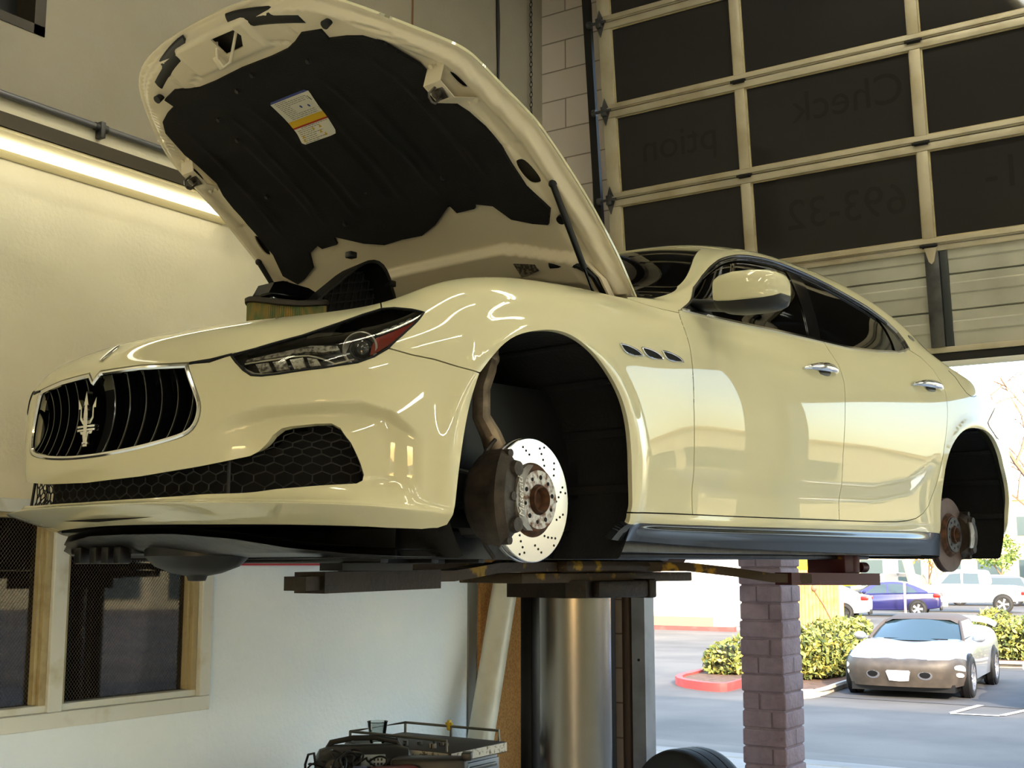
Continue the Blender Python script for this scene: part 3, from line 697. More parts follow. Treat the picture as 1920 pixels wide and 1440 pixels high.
# ---------------------------------------------------------------- side vents, handles, mirrors, badges
vents = [[(9.199,6.62),(9.362,6.62),(9.582,6.505),(9.665,6.362),(9.442,6.317),(9.281,6.387)],
         [(9.66,6.635),(9.836,6.635),(10.069,6.539),(10.169,6.393),(9.914,6.345),(9.74,6.405)],
         [(10.168,6.67),(10.391,6.677),(10.63,6.583),(10.729,6.453),(10.468,6.4),(10.262,6.433)]]
for sg in (1, -1):
    my = np.array([1, sg, 1])
    for q in vents:
        qq = smooth_poly(q, 2, keep=(0, 3))
        v_ = panel('side_vent', qq, S, NS, off=.0025, rim=.004, m=black_mt, parent=car, mirror=None if sg > 0 else 'flip', cell=(.04, .05))
        a = np.array(resample(qq, (.03, .04))); P = S(a[:, 0], a[:, 1])+NS(a[:, 0], a[:, 1])*.003
        mb = MB(); mb.tube([tuple(p*my) for p in P], .0026, 6, closed=True); mb.build('vent_frame', chrome, v_)
    for (u0, v0), (u1, v1) in (((12.814, 7.25), (13.383, 7.36)), ((15.027, 7.44), (15.846, 7.46))):
        A_ = S(u0, v0)[0]; B_ = S(u1, v1)[0]; nn = NS(np.array([(u0+u1)/2]), np.array([(v0+v1)/2]))[0]
        A_ = A_+nn*.004; B_ = B_+nn*.004
        rr = []
        for i in range(17):
            f = i/16; w = .0165*max(.12, math.sin(PI*min(1, max(0, .04+f*.92))))**.6; d_ = .030*math.sin(PI*f)**.55; p = A_*(1-f)+B_*f+nn*d_+np.array([0, 0, .004*math.sin(PI*f)])
            rr.append([tuple((p+np.array([0, 0, 1])*w*math.cos(a)+nn*.009*math.sin(a))*my) for a in np.linspace(0, 2*PI, 13)[:-1]])
        mb = MB(); mb.loft(rr); h_ = mb.build('door_handle', chrome, car)
        mb = MB(); c_ = (A_*.35+B_*.65); mb.sph((0, 0, 0), 1, 20, (.048, .002, .022)); mb.build('handle_cup', black_pl, h_, M=Matrix.Translation(Vector((c_-nn*.001)*my)) @ Matrix.Rotation(math.atan2(nn[0], -nn[1])*sg, 4, 'Z'))
    # mirror
    def mring(y, cx, cz, hx, hz, z0=-1.0, z1=1.0, n=28, p=2.6):
        out = []
        for k in range(n):
            a = 2*PI*k/n; c_, s_ = math.cos(a), math.sin(a); X = abs(c_)**(2/p)*(1 if c_ > 0 else -1)*hx; Z = abs(s_)**(2/p)*(1 if s_ > 0 else -1)*hz
            Z = min(max(Z, z0*hz), z1*hz); out.append((cx+X-.25*Z*0, y*sg, cz+Z))
        return out
    ys = [(-.955, .85, .3, .45), (-.965, .852, .75, .75), (-.985, .857, .92, .90), (-1.03, .865, 1.0, 1.0), (-1.09, .875, .98, 1.0), (-1.14, .888, .90, .93), (-1.165, .898, .74, .78), (-1.178, .904, .45, .5)]
    mb = MB(); mb.loft([mring(y, cx, 1.003+(-y-.955)*-.02, (.075)*sx, .066*sz, z0=-.62, p=3.4) for y, cx, sx, sz in ys]); mi = mb.build('side_mirror', paint, car)
    mb = MB(); mb.loft([mring(y, cx+.003, .994+(-y-.955)*-.02, .0755*sx, .068*sz, z1=-.42, p=3.0) for y, cx, sx, sz in ys]); mb.build('mirror_base', black_pl, mi)
    mb = MB(); mb.loft([mring(y, cx, cz, hx, hz, p=2.2) for y, cx, cz, hx, hz in ((-.845, .885, .985, .05, .020), (-.90, .875, .975, .045, .020), (-.96, .868, .962, .05, .018), (-1.04, .872, .955, .055, .018), (-1.09, .882, .958, .04, .010))]); mb.build('mirror_arm', black_pl, mi)
    mb = MB(); mb.box((.93, -1.155 if sg > 0 else .985, .955), (.953, -.985 if sg > 0 else 1.155, 1.06), .008); mb.build('mirror_glass', darkchrome, mi)
    # pillar badge
    p = S(15.76, 10.6)[0]; nn = NS(np.array([15.76]), np.array([10.6]))[0]
    mb = MB(); mb.sph((0, 0, 0), 1, 16, (.028, .018, .003)); mb.build('pillar_badge', chrome, car, M=Matrix.Translation(Vector((p+nn*.001)*my)) @ Vector(nn*my).to_track_quat('Z', 'Y').to_matrix().to_4x4())

# ---------------------------------------------------------------- brakes and suspension
def disc(name, x, y, z, rz, R0, drilled, mdisc, hatm, mir=1):
    # local Z points outboard
    M = Matrix.Translation((x, y, z)) @ Matrix.Rotation(rz, 4, 'Z') @ Matrix.Rotation(R(90)*mir, 4, 'X')
    a = MB(); a.lathe([(R0*.60, 0), (R0*.985, 0), (R0, -.002), (R0, -.012), (R0*.97, -.014), (R0*.97, -.020), (R0, -.022), (R0, -.032), (R0*.6, -.034)], 96, M, close=True)
    n0 = len(a.bm.faces)
    if drilled:
        h = a
        for k in range(12):
            for j, (dr, da) in enumerate(((.66, 0), (.73, .10), (.80, .20), (.87, .28), (.93, .16))):
                if (k+j) % 2 and j in (0, 4): continue
                an = 2*PI*k/12+da; c = M @ Vector((R0*dr*math.cos(an), R0*dr*math.sin(an), .0)); c2 = M @ Vector((R0*dr*math.cos(an), R0*dr*math.sin(an), .0012)); h.cyl(c, c2, .0034, n=10)
    a.bm.faces.ensure_lookup_table()
    for f_ in a.bm.faces[n0:]: f_.material_index = 1
    o = a.build(name, [mdisc, mat('grille_black', (3, 3, 3), .9)], car)
    b = MB(); b.lathe([(R0*.60, -.001), (R0*.575, .001), (R0*.56, .006), (R0*.53, .010), (R0*.515, .018), (R0*.50, .020), (R0*.49, .0205), (R0*.20, .0205), (R0*.19, .010), (R0*.10, .010), (0, .010)], 64, M)
    hat = b.build('disc_hat', rust, o)
    c_ = MB(); c_.lathe([(R0*.475, .0205), (R0*.47, .0245), (R0*.25, .0245), (R0*.235, .0215)], 64, M); d_ = c_; n1 = len(c_.bm.faces)
    for k in range(10):
        an = 2*PI*(k+.3)/10; c = M @ Vector((R0*.36*math.cos(an), R0*.36*math.sin(an), .0240)); c2 = M @ Vector((R0*.36*math.cos(an), R0*.36*math.sin(an), .0252)); d_.cyl(c, c2, .0068 if k % 2 == 0 else .0055, n=16)
    d_.bm.faces.ensure_lookup_table()
    for f_ in d_.bm.faces[n1:]: f_.material_index = 1
    d_.build('hub_face', [hatm, mat('grille_black', (3, 3, 3), .9)], o)
    e = MB(); e.lathe([(R0*.215, .020), (R0*.215, .036), (R0*.195, .038), (R0*.18, .034), (R0*.165, .010)], 40, M); e.build('hub_bore', rust, o)
    return o, M
disc_face = mat('disc_face', (178, 180, 184), .22, 1)
nt_ = disc_face.node_tree; bs_ = nt_.nodes['Principled BSDF']; bs_.inputs['Anisotropic'].default_value = .6
hub_m = mat('corroded_hub', (170, 165, 158), .45, .7, noise=(55, (92, 62, 44), .42, .62))
rear_disc_m = mat('rear_disc_rust', (92, 70, 58), .6, .5, noise=(9, (60, 44, 38), .4, .7))
STEER = R(4)
dF, MF = disc('brake_disc', 0.012, -.845, .279, STEER, .178, True, disc_face, hub_m)
disc('brake_disc', 0.0, .840, .279, STEER, .178, True, disc_face, hub_m, -1)
disc('brake_disc', 3.03, -.800, .234, 0, .172, False, rear_disc_m, caliper_m)
disc('brake_disc', 3.03, .800, .234, 0, .172, False, rear_disc_m, caliper_m, -1)
def caliper(M, a0, a1, R0, sg, big=True):
    """arched caliper hugging the disc rim between two angles in the disc plane"""
    mb = MB(); rr = []; n = 14
    for i in range(n+1):
        f = i/n; an = a0+(a1-a0)*f; e = math.sin(PI*min(max(f, .001), .999))**.35
        ri = R0*.70+(R0*.10)*(1-e); ro = R0*1.06+.030*e; z0, z1 = -.075*e-.01, .052*e+.004
        ring = [(ri, z0), (ro-.012, z0), (ro, z0+.015), (ro, z1-.02), (ro-.02, z1), (ri+.012, z1), (ri, z1-.008)]
        rr.append([tuple(M @ Vector((r_*math.cos(an), r_*math.sin(an), z_))) for r_, z_ in ring])
    mb.loft(rr); o = mb.build('brake_caliper', caliper_m, car)
    mb = MB()
    for f in (.18, .5, .82):
        an = a0+(a1-a0)*f; c = Vector((R0*.90*math.cos(an), R0*.90*math.sin(an), .046)); mb.cyl(M @ c, M @ (c+Vector((0, 0, .014))), .024 if f != .5 else .014, .020 if f != .5 else .012, n=24)
    for f in (.06, .94):
        an = a0+(a1-a0)*f; c = Vector((R0*1.06*math.cos(an), R0*1.06*math.sin(an), -.05)); mb.cyl(M @ c, M @ (c+Vector((0, 0, .085))), .012, n=12)
    mb.tube([M @ Vector((R0*1.12*math.cos(a_), R0*1.12*math.sin(a_), -.05)) for a_ in np.linspace(a0+.2, a1-.2, 9)], .006, 6)
    mb.build('piston_housing', caliper_m, o)
    mb = MB(); rr = []
    for i in range(13):
        f = i/12; an = a0+.10+(a1-a0-.20)*f; e = math.sin(PI*f)**.5
        rr.append([tuple(M @ Vector((r_*math.cos(an), r_*math.sin(an), z_))) for r_, z_ in ((R0*.64, .050), (R0*.64, .056), (R0*.64+.034*e+.004, .060), (R0*.64+.036*e+.004, .050))])
    mb.loft(rr); mb.build('caliper_face', mat('caliper_plate', (128, 122, 114), .45, .6, noise=(20, (90, 80, 70), .4, .7)), o)
    return o
cal = caliper(MF, R(180+44), R(180-46), .178, 1)
def text_mesh(txt, size, m, parent, M, shear=0, name='lettering'):
    cu = bpy.data.curves.new('txt', 'FONT'); cu.body = txt; cu.size = size; cu.extrude = .0006; cu.align_x = 'CENTER'; cu.align_y = 'CENTER'; cu.shear = shear
    o = bpy.data.objects.new('tmp', cu); C.objects.link(o); bpy.context.view_layer.update(); me = bpy.data.meshes.new_from_object(o); bpy.data.objects.remove(o); bpy.data.curves.remove(cu)
    q = obj(name, me, m, parent); q.matrix_basis = M; return q
text_mesh('Maserati', .032, mat('letter_white', (205, 200, 190), .5), cal, MF @ Matrix.Translation((-.131, 0, .0612)) @ Matrix.Rotation(R(94), 4, 'Z'), .35)
M3 = Matrix.Translation((3.03, -.800, .234)) @ Matrix.Rotation(R(90), 4, 'X')
caliper(M3, R(-38), R(38), .172, 1)
for sg in (1, -1):
    mb = MB()
    mb.tube([(-.03, -.775*sg, .30), (-.035, -.75*sg, .42), (-.045, -.735*sg, .47), (-.085, -.735*sg, .52), (-.085, -.735*sg, .60), (-.05, -.725*sg, .66), (-.02, -.71*sg, .695)], [.045, .036, .031, .027, .026, .027, .022], 10)
    mb.sph((-.02, -.71*sg, .70), .028, 14, (1, 1, 1)); mb.cyl((-.02, -.71*sg, .70), (-.02, -.71*sg, .745), .024)
    mb.box((-.08, -.83*sg if sg > 0 else .76, .2), (.08, -.76*sg if sg > 0 else .83, .36), .02)
    kn = mb.build('steering_knuckle', alu_dirty, car)
    mb = MB(); mb.tube([(-.02, -.70*sg, .735), (-.10, -.60*sg, .74), (-.14, -.45*sg, .73)], [.022, .026, .03], 8); mb.tube([(-.02, -.70*sg, .735), (.10, -.60*sg, .74), (.16, -.45*sg, .73)], [.018, .022, .03], 8)
    mb.build('control_arm', caliper_m, car)
    mb = MB(); mb.tube([(0, -.78*sg, .20), (-.1, -.6*sg, .20), (-.16, -.4*sg, .21)], .028, 8); mb.tube([(0, -.78*sg, .20), (.15, -.6*sg, .19), (.22, -.4*sg, .2)], .025, 8)
    mb.cyl((-.06, -.62*sg, .24), (-.08, -.58*sg, .62), .035); mb.cyl((-.07, -.60*sg, .42), (-.085, -.575*sg, .66), .055, n=20)
    mb.tube([(-.20, -.42*sg, .35), (-.22, -.6*sg, .40), (-.16, -.72*sg, .36), (-.08, -.76*sg, .34)], .007, 6); mb.tube([(-.2, -.45*sg, .30), (-.12, -.62*sg, .26), (-.04, -.74*sg, .27)], .014, 8)
    mb.build('control_arm', black_pl, car)
    mb = MB(); mb.tube([(3.03, -.76*sg, .234), (3.0, -.6*sg, .28), (2.95, -.4*sg, .32)], .03, 8); mb.tube([(3.1, -.74*sg, .2), (3.2, -.55*sg, .2), (3.2, -.3*sg, .22)], .025, 8)
    mb.tube([(2.75, -.35*sg, .20), (2.85, -.6*sg, .16), (3.0, -.74*sg, .16)], .03, 8); mb.cyl((3.03, -.62*sg, .22), (3.05, -.56*sg, .60), .04); mb.build('control_arm', black_pl, car)
# ---------------------------------------------------------------- hood
HOOD = dict(th=0.7730, tx=-0.1194, tz=-0.0022, k=0.0414, zx=[-0.74, -0.6, -0.45, -0.3, 0, 0.3, 0.55, 0.72], zz=[0.7434, 0.7821, 0.8401, 0.9053, 0.9806, 1.008, 1.0253, 1.0227],
  ho=[(-0.725, 0.0), (-0.712, 0.247), (-0.661, 0.447), (-0.547, 0.585), (-0.438, 0.677), (-0.358, 0.738), (-0.282, 0.775), (-0.163, 0.792), (0.008, 0.814), (0.265, 0.821), (0.481, 0.809), (0.706, 0.785)])
HZX = np.array(HOOD['zx']); HZZ = np.array(HOOD['zz'])
_t = np.linspace(-.80, .80, 400); _z = np.interp(_t, HZX, HZZ); _k = np.exp(-np.linspace(-2.5, 2.5, 45)**2); _k /= _k.sum(); _zs = np.convolve(np.pad(_z, 22, mode='edge'), _k, 'valid')
_zs = _zs - np.linspace(0, 0, 400)
def hoodz(x, y): return np.interp(x, _t, _zs)-HOOD['k']*y*y
def HF(u, v): u = np.asarray(u, float).ravel(); v = np.asarray(v, float).ravel(); return np.stack([u, v, hoodz(u, v)], 1)
def numN(F, flip=False):
    def f(u, v):
        u = np.asarray(u, float).ravel(); v = np.asarray(v, float).ravel(); e = 2e-3
        n = np.cross(F(u+e, v)-F(u-e, v), F(u, v+e)-F(u, v-e)); n /= np.linalg.norm(n, axis=1)[:, None]
        return -n if flip else n
    return f
ho = np.array(HOOD['ho']); full = np.concatenate([ho[::-1], (ho*[1, -1])[1:]]); tt = np.linspace(0, len(full)-1, 121); hout = [tuple(p) for p in spline_basis(len(full), tt) @ full]
hout = hout+[(.715, -.6), (.66, -.3), (.645, 0), (.66, .3), (.715, .6)]
HMAT = Matrix.Translation((.70+HOOD['tx'], 0, .95+HOOD['tz'])) @ Matrix.Rotation(HOOD['th'], 4, 'Y') @ Matrix.Translation((-.70, 0, -.95))
hood = panel('hood', hout, HF, numN(HF), cell=(.03, .03), rim=.009, m=paint, parent=car, back=False)
hood.matrix_basis = HMAT
hseg = np.array(hout)
def edist(u, v):
    p = np.stack([u, v], 1); d = np.full(len(u), 9.)
    for i in range(len(hseg)):
        a = hseg[i]; b = hseg[(i+1) % len(hseg)]; ab = b-a; t = np.clip(((p-a) @ ab)/max((ab**2).sum(), 1e-12), 0, 1); d = np.minimum(d, np.linalg.norm(p-(a+t[:, None]*ab), axis=1))
    return d
def HU(u, v):
    """pressed inner frame of the hood, seen from below"""
    u = np.asarray(u, float).ravel(); v = np.asarray(v, float).ravel(); d = edist(u, v)
    dep = .009+.004*sstep(d/.01)+.028*sstep((d-.022)/.03)
    dep = dep-.010*sstep((d-.075)/.02)*sstep((.15-d)/.03)*(u > -.45)
    # wide rear plenum fold
    av = np.abs(v); xf = .375+.10*sstep((av-.35)/.4)
    dep = dep+.035*sstep((u-xf)/.03)*sstep((.72-av)/.05) - .020*sstep((u-xf-.12)/.06)*sstep((.72-av)/.05)
    # front latch plate
    dep = dep+.014*sstep((.20-np.abs(v))/.03)*sstep((-.55-u)/.02)*sstep((d-.02)/.02)
    # cross ribs by the corners
    for xr, yr, ang, L in ((-.50, .556, 45, .045), (-.465, .59, 45, .045), (-.425, .613, 40, .045), (-.378, .64, 35, .045), (.038, .693, 5, .05), (-.60, .30, 75, .06), (-.56, .23, 20, .05)):
        for sgn in (1, -1):
            c_, s_ = math.cos(R(ang)), math.sin(R(ang))*sgn; dx = u-xr; dy = v-yr*sgn; al = dx*-s_*-1*0+dx*s_+dy*-c_*-1*0+dy*c_; ac = dx*c_-dy*s_
            dep = dep-.007*np.exp(-(ac/.006)**2)*sstep((L-np.abs(dx*s_+dy*c_))/.02)
    return np.stack([u, v, hoodz(u, v)-dep], 1)
ov1 = [(-.263,.667),(-.257,.690),(-.21,.708),(-.192,.695),(-.20,.672)]; ov2 = [(.091,.672),(.101,.705),(.182,.719),(.199,.698),(.178,.668),(.126,.660)]
lh = [(-.661,-.01),(-.658,-.125),(-.632,-.135),(-.597,-.10),(-.597,-.01)]
holes_h = [smooth_poly(q, 2) for q in (ov1, ov2, [(a, -b) for a, b in ov1], [(a, -b) for a, b in ov2])]+[lh]
hin = panel('hood_frame', [(p[0]*.997, p[1]*.997) for p in hout], HU, numN(HU, True), cell=(.0125, .0125), bstep=(.012, .012), holes=holes_h, rim=.006, m=inner_paint, parent=hood)
# dark backing seen through the holes
panel('hood_backing', [(p[0]*.985, p[1]*.985) for p in hout], lambda u, v: HF(u, v)-np.array([0, 0, .004]), numN(HF, True), cell=(.06, .06), rim=0, m=mat('hood_hollow', (70, 66, 56), .7), parent=hood)
padh = [(-.533,0),(-.528,.15),(-.530,.235),(-.540,.282),(-.559,.339),(-.543,.417),(-.508,.412),(-.493,.476),(-.474,.528),(-.43,.575),(-.322,.616),(-.17,.612),(-.114,.640),(-.047,.655),(.03,.660),(.10,.655),(.19,.655),(.29,.69),(.344,.648),(.328,.59),(.295,.516),(.23,.478),(.206,.408),(.224,.398),(.223,.313),(.192,.305),(.194,.29),(.248,.188),(.276,.098),(.272,0)]
pad_out = padh+[(a, -b) for a, b in padh[::-1][1:-1]]
def HP(u, v):
    u = np.asarray(u, float).ravel(); v = np.asarray(v, float).ravel(); dep = .052+0*u; av = np.abs(v)
    for y0, w in ((.13, .012), (.27, .010), (.52, .010)):
        yy = y0+.10*(u+.1)*(y0 > .2); dep = dep+.006*np.exp(-((av-yy)/w)**2)*sstep((u+.42)/.08)*sstep((.15-u)/.06)
    dep = dep+.010*sstep((.10-np.abs(av-.0))/.03)*sstep((u+.25)/.05)*sstep((.12-u)/.05)
    dep = dep-.008*sstep((av-.33)/.02)*sstep((.50-av)/.02)*sstep((u+.30)/.06)*sstep((.10-u)/.06)
    return np.stack([u, v, hoodz(u, v)-dep], 1)
felt = mat('black_felt', (13, 12, 11), .95, noise=(7, (21, 20, 17), .4, .7), bump=(220, .35))
pad = panel('insulation_pad', pad_out, HP, numN(HP, True), cell=(.016, .016), bstep=(.014, .014), rim=.012, m=felt, parent=hood)
def hood_pt(x, y, d=.05): return Vector((x, y, float(hoodz(np.array([x]), np.array([y]))[0])-d))
# clips on the pad
mb = MB()
for x, y in ((-.47,.10),(-.47,-.27),(-.40,.30),(.05,.0),(-.30,.33),(.08,-.36),(-.05,.45),(.15,.2),(-.5,-.02)): mb.cyl(hood_pt(x, y, .050), hood_pt(x, y, .062), .010, .007, n=14)
mb.build('pad_clip', black_pl, hood)
# warning label
def HL(u, v): return HP(u, v)-np.array([0, 0, .0025])
lab = [(-.385,.018),(-.387,-.150),(-.375,-.157),(-.205,-.085+.0),(-.197,-.075),(-.2,.075),(-.210,.082)]
lab = [(-.385,.035),(-.385,-.140),(-.375,-.150),(-.210,-.118+.02),(-.198,-.090),(-.198,.062),(-.207,.072),(-.378,.046)]
ml = bpy.data.materials.new('warning_label'); ml.use_nodes = True; t = ml.node_tree; b = t.nodes['Principled BSDF']; b.inputs['Roughness'].default_value = .5
tc = t.nodes.new('ShaderNodeTexCoord'); sp = t.nodes.new('ShaderNodeSeparateXYZ'); t.links.new(tc.outputs['Object'], sp.inputs[0])
rm = t.nodes.new('ShaderNodeMapRange'); rm.inputs[1].default_value = -.386; rm.inputs[2].default_value = -.197; t.links.new(sp.outputs[0], rm.inputs[0])
cr = t.nodes.new('ShaderNodeValToRGB'); cr.color_ramp.interpolation = 'CONSTANT'; els = cr.color_ramp.elements
stops = [(0, (60, 76, 150)), (.045, (226, 222, 205)), (.50, (222, 180, 30)), (.63, (176, 40, 24)), (.665, (226, 222, 205))]
els[0].position = 0; els[0].color = (*s2l(stops[0][1]), 1); els[1].position = stops[1][0]; els[1].color = (*s2l(stops[1][1]), 1)
for pos, c_ in stops[2:]: e_ = els.new(pos); e_.color = (*s2l(c_), 1)
t.links.new(rm.outputs[0], cr.inputs[0]); t.links.new(cr.outputs[0], b.inputs['Base Color'])
label_o = panel('warning_label', lab, HL, numN(HL, True), cell=(.02, .02), rim=.001, m=ml, parent=hood)
# printed lines, pictograms on the label
mb = MB(); rng = random.Random(4)
def lstrip(x, y0, y1, w=.0018): mb.box((x-w/2, min(y0, y1), -.0), (x+w/2, max(y0, y1), .0004), 0, Matrix.Translation((0, 0, 0)))
strips = []
for k in range(26):
    x = -.372+k*.0068
    if -.297 < x < -.262: continue
    y = .030 if x < -.25 else .055
    yend = (-.128 if x < -.3 else -.105) if k % 4 else -.03
    if -.345 < x < -.315: yend = -.02
    if x > -.255: yend = -.02 if k % 3 else -.06
    while y > yend:
        L_ = rng.uniform(.006, .02); strips.append((x, y, max(y-L_, yend))); y -= L_+.003
mbs = MB()
for x, a_, b_ in strips:
    p1, p2 = hood_pt(x, a_, 0), hood_pt(x, b_, 0)
    q = HL(np.array([x-.001, x-.001, x+.001, x+.001]), np.array([a_, b_, b_, a_]))-np.array([0, 0, .0006]); mbs.face([tuple(v_) for v_ in q])
mbs.build('label_print', mat('print_grey', (110, 106, 98), .6), hood, smooth=0)
mbs = MB()
for x, y in ((-.332, -.058), (-.326, -.092)):
    q = HL(np.array([x+.006*math.cos(a_) for a_ in np.linspace(0, 2*PI, 13)[:-1]]), np.array([y+.005*math.sin(a_) for a_ in np.linspace(0, 2*PI, 13)[:-1]]))-np.array([0, 0, .0008]); mbs.face([tuple(v_) for v_ in q])
mbs.build('label_print', mat('print_blue', (60, 84, 150), .6), hood, smooth=0)
mbs = MB()
for x, y in ((-.243, -.020), (-.243, -.055), (-.225, -.045), (-.212, -.060), (-.225, .045), (-.212, .05)):
    q = HL(np.array([x-.007, x+.005, x+.005]), np.array([y, y+.007, y-.007]))-np.array([0, 0, .0008]); mbs.face([tuple(v_) for v_ in q])
mbs.build('label_print', mat('print_yellow', (206, 170, 40), .6), hood, smooth=0)
# seals, stops, striker, brackets
for sg in (1, -1):
    rr = []
    for f in np.linspace(0, 1, 9):
        x = -.695+.068*f**1.5; y = (.115+(.385-.115)*f)*sg; p = hood_pt(x+.016, y, .030)
        rr.append([tuple(p+Vector((.030*math.cos(a), 0, -.012*math.sin(a)))) for a in np.linspace(0, PI, 9)])
    mb = MB(); mb.loft(rr, closed=True); mb.build('hood_seal', black_pl, hood)
    p = hood_pt(-.558, .425*sg if sg > 0 else -.466, .035)
    mb = MB(); mb.cyl(p, p+Vector((0, 0, -.030)), .011, .014, n=16); mb.build('hood_stop', black_pl, hood)
    # latch bracket
    mb = MB()
    P0, P1, P2, P3 = hood_pt(-.300, .655*sg, .03), hood_pt(-.262, .640*sg, .085), hood_pt(-.195, .640*sg, .085), hood_pt(-.145, .675*sg, .03)
    w = Vector((0, .036*sg, 0)); th = Vector((0, 0, -.003))
    for a_, b_ in ((P0, P1), (P1, P2), (P2, P3)): mb.loft([[tuple(a_-w), tuple(a_+w), tuple(a_+w+th), tuple(a_-w+th)], [tuple(b_-w), tuple(b_+w), tuple(b_+w+th), tuple(b_-w+th)]])
    br = mb.build('latch_bracket', inner_paint, hood)
    mb = MB(); c_ = (P1+P2)/2+Vector((0, 0, -.003)); mb.box(c_-Vector((.026, .026, .003)), c_+Vector((.026, .026, 0)), .004); mb.cyl(c_, c_+Vector((0, 0, -.022)), .012, n=16)
    mb.tube([c_+Vector((-.018, 0, 0)), c_+Vector((-.018, 0, -.040)), c_+Vector((-.008, 0, -.048)), c_+Vector((.008, 0, -.048)), c_+Vector((.018, 0, -.040)), c_+Vector((.018, 0, 0))], .004, 8)
    mb.build('latch_striker', steel, br)
    mb = MB()
    for q in (P0, P3):
        for dy in (-.018, .018): mb.cyl(q+Vector((0, dy, -.002)), q+Vector((0, dy, -.012)), .008, n=8)
    mb.build('bolt', inner_paint, br)
    # gas strut
    a_ = HMAT @ hood_pt(.203, .760*sg, .045); b_ = Vector((.49, .725*sg, .925)); m_ = a_.lerp(b_, .66)
    mb = MB(); mb.sph(a_, .014, 12); mb.cyl(a_, m_, .0105, n=14); st = mb.build('gas_strut', black_pl, car)
    mb = MB(); mb.cyl(m_, b_, .0045, n=10); mb.build('strut_rod', darkchrome, st)
    # hinge
    hp = [HMAT @ hood_pt(x, y*sg, d_) for x, y, d_ in ((.50, .70, .05), (.58, .735, .055), (.66, .735, .06))]+[Vector((.60, .725*sg, .955)), Vector((.575, .72*sg, .92))]
    mb = MB(); rr = []
    for p in hp: rr.append([tuple(p+Vector((dx, dy, 0))) for dx, dy in ((-.016, -.004), (.016, -.004), (.016, .004), (-.016, .004))])
    mb.loft(rr); mb.build('hood_hinge', inner_paint, car)
    hp = [HMAT @ hood_pt(x, y*sg, .065) for x, y in ((.485, .575), (.497, .62), (.51, .675), (.533, .700), (.56, .715))]+[Vector((.545, .705*sg, .985)), Vector((.56, .70*sg, .93))]
    mb = MB(); mb.tube(hp, [.017, .011, .010, .010, .011, .011, .012], 10); mb.build('hinge_link', black_pl, car)
mb = MB(); mb.tube([hood_pt(-.652, -.115, .035), hood_pt(-.575, -.035, .085), hood_pt(-.570, .0, .09), hood_pt(-.60, .012, .075), hood_pt(-.645, -.005, .04)], .005, 8)
mb.build('safety_catch', inner_paint, hood)
mb = MB(); mb.box(hood_pt(-.585, .03, .052)-Vector((.022, .014, .02)), hood_pt(-.585, .03, .05)+Vector((.022, .014, .004)), .003); mb.build('safety_catch', inner_paint, hood)
mb = MB(); mb.box((-.03, -.042, 0), (.03, .042, .003), 0, Matrix.Translation(hood_pt(.472, -.475, .078)) @ Matrix.Rotation(R(6), 4, 'Y') @ Matrix.Rotation(R(-8), 4, 'Z')); mb.build('info_plate', mat('plate_dark', (58, 54, 46), .5, 0, 0, noise=(90, (120, 110, 90), .5, .55)), hood)
mb = MB()
for y in (-.36, -.30, -.24, -.16, -.08, .05): mb.cyl(hood_pt(.60, y, .05), hood_pt(.60, y, .075), .004, n=6)
mb.build('hood_pin', inner_paint, hood)
mb = MB()
for sg in (1, -1):
    p = hood_pt(.335, .71*sg, .042); mb.cyl(p, p+Vector((0, 0, -.012)), .016, n=16)
mb.build('grommet', black_pl, hood)
mb = MB(); mb.box(hood_pt(.60, -.40, .075)-Vector((.02, .035, 0)), hood_pt(.60, -.40, .055)+Vector((.02, .035, 0)), .006); mb.build('cable_clip', black_pl, hood)
# ================================================================ the garage
XL, YD, HC = -4.18, 6.6, 6.25
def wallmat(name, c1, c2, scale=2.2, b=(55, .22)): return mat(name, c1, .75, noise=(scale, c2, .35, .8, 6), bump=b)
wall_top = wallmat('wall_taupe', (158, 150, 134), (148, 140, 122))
wall_up = wallmat('wall_cream', (228, 221, 196), (214, 206, 180))
wall_lo = wallmat('wall_white', (236, 247, 255), (224, 238, 253), 1.6, (48, .5))
block_m = bpy.data.materials.new('painted_block'); block_m.use_nodes = True; t = block_m.node_tree; b = t.nodes['Principled BSDF']; b.inputs['Roughness'].default_value = .85
tc = t.nodes.new('ShaderNodeTexCoord'); mp = t.nodes.new('ShaderNodeMapping'); mp.inputs['Rotation'].default_value = (R(90), 0, 0); br = t.nodes.new('ShaderNodeTexBrick')
br.inputs['Scale'].default_value = 1; br.inputs['Brick Width'].default_value = .40; br.inputs['Row Height'].default_value = .20; br.inputs['Mortar Size'].default_value = .005; br.inputs['Mortar Smooth'].default_value = .4
br.inputs['Color1'].default_value = (*s2l((216, 204, 194)), 1); br.inputs['Color2'].default_value = (*s2l((206, 194, 184)), 1); br.inputs['Mortar'].default_value = (*s2l((150, 138, 124)), 1)
t.links.new(tc.outputs['Object'], mp.inputs[0]); t.links.new(mp.outputs[0], br.inputs['Vector']); t.links.new(br.outputs['Color'], b.inputs['Base Color'])
bp = t.nodes.new('ShaderNodeBump'); bp.inputs['Strength'].default_value = .8; bp.inputs['Distance'].default_value = .008; bp.invert = True; t.links.new(br.outputs['Fac'], bp.inputs['Height'])
nz = t.nodes.new('ShaderNodeTexNoise'); nz.inputs['Scale'].default_value = 14; t.links.new(tc.outputs['Object'], nz.inputs['Vector']); bp2 = t.nodes.new('ShaderNodeBump'); bp2.inputs['Strength'].default_value = .5; bp2.inputs['Distance'].default_value = .01
t.links.new(nz.outputs['Fac'], bp2.inputs['Height']); t.links.new(bp.outputs[0], bp2.inputs['Normal']); t.links.new(bp2.outputs[0], b.inputs['Normal'])
concrete = mat('concrete_floor', (200, 198, 194), .5, noise=(1.4, (178, 176, 172), .4, .75), bump=(30, .1))
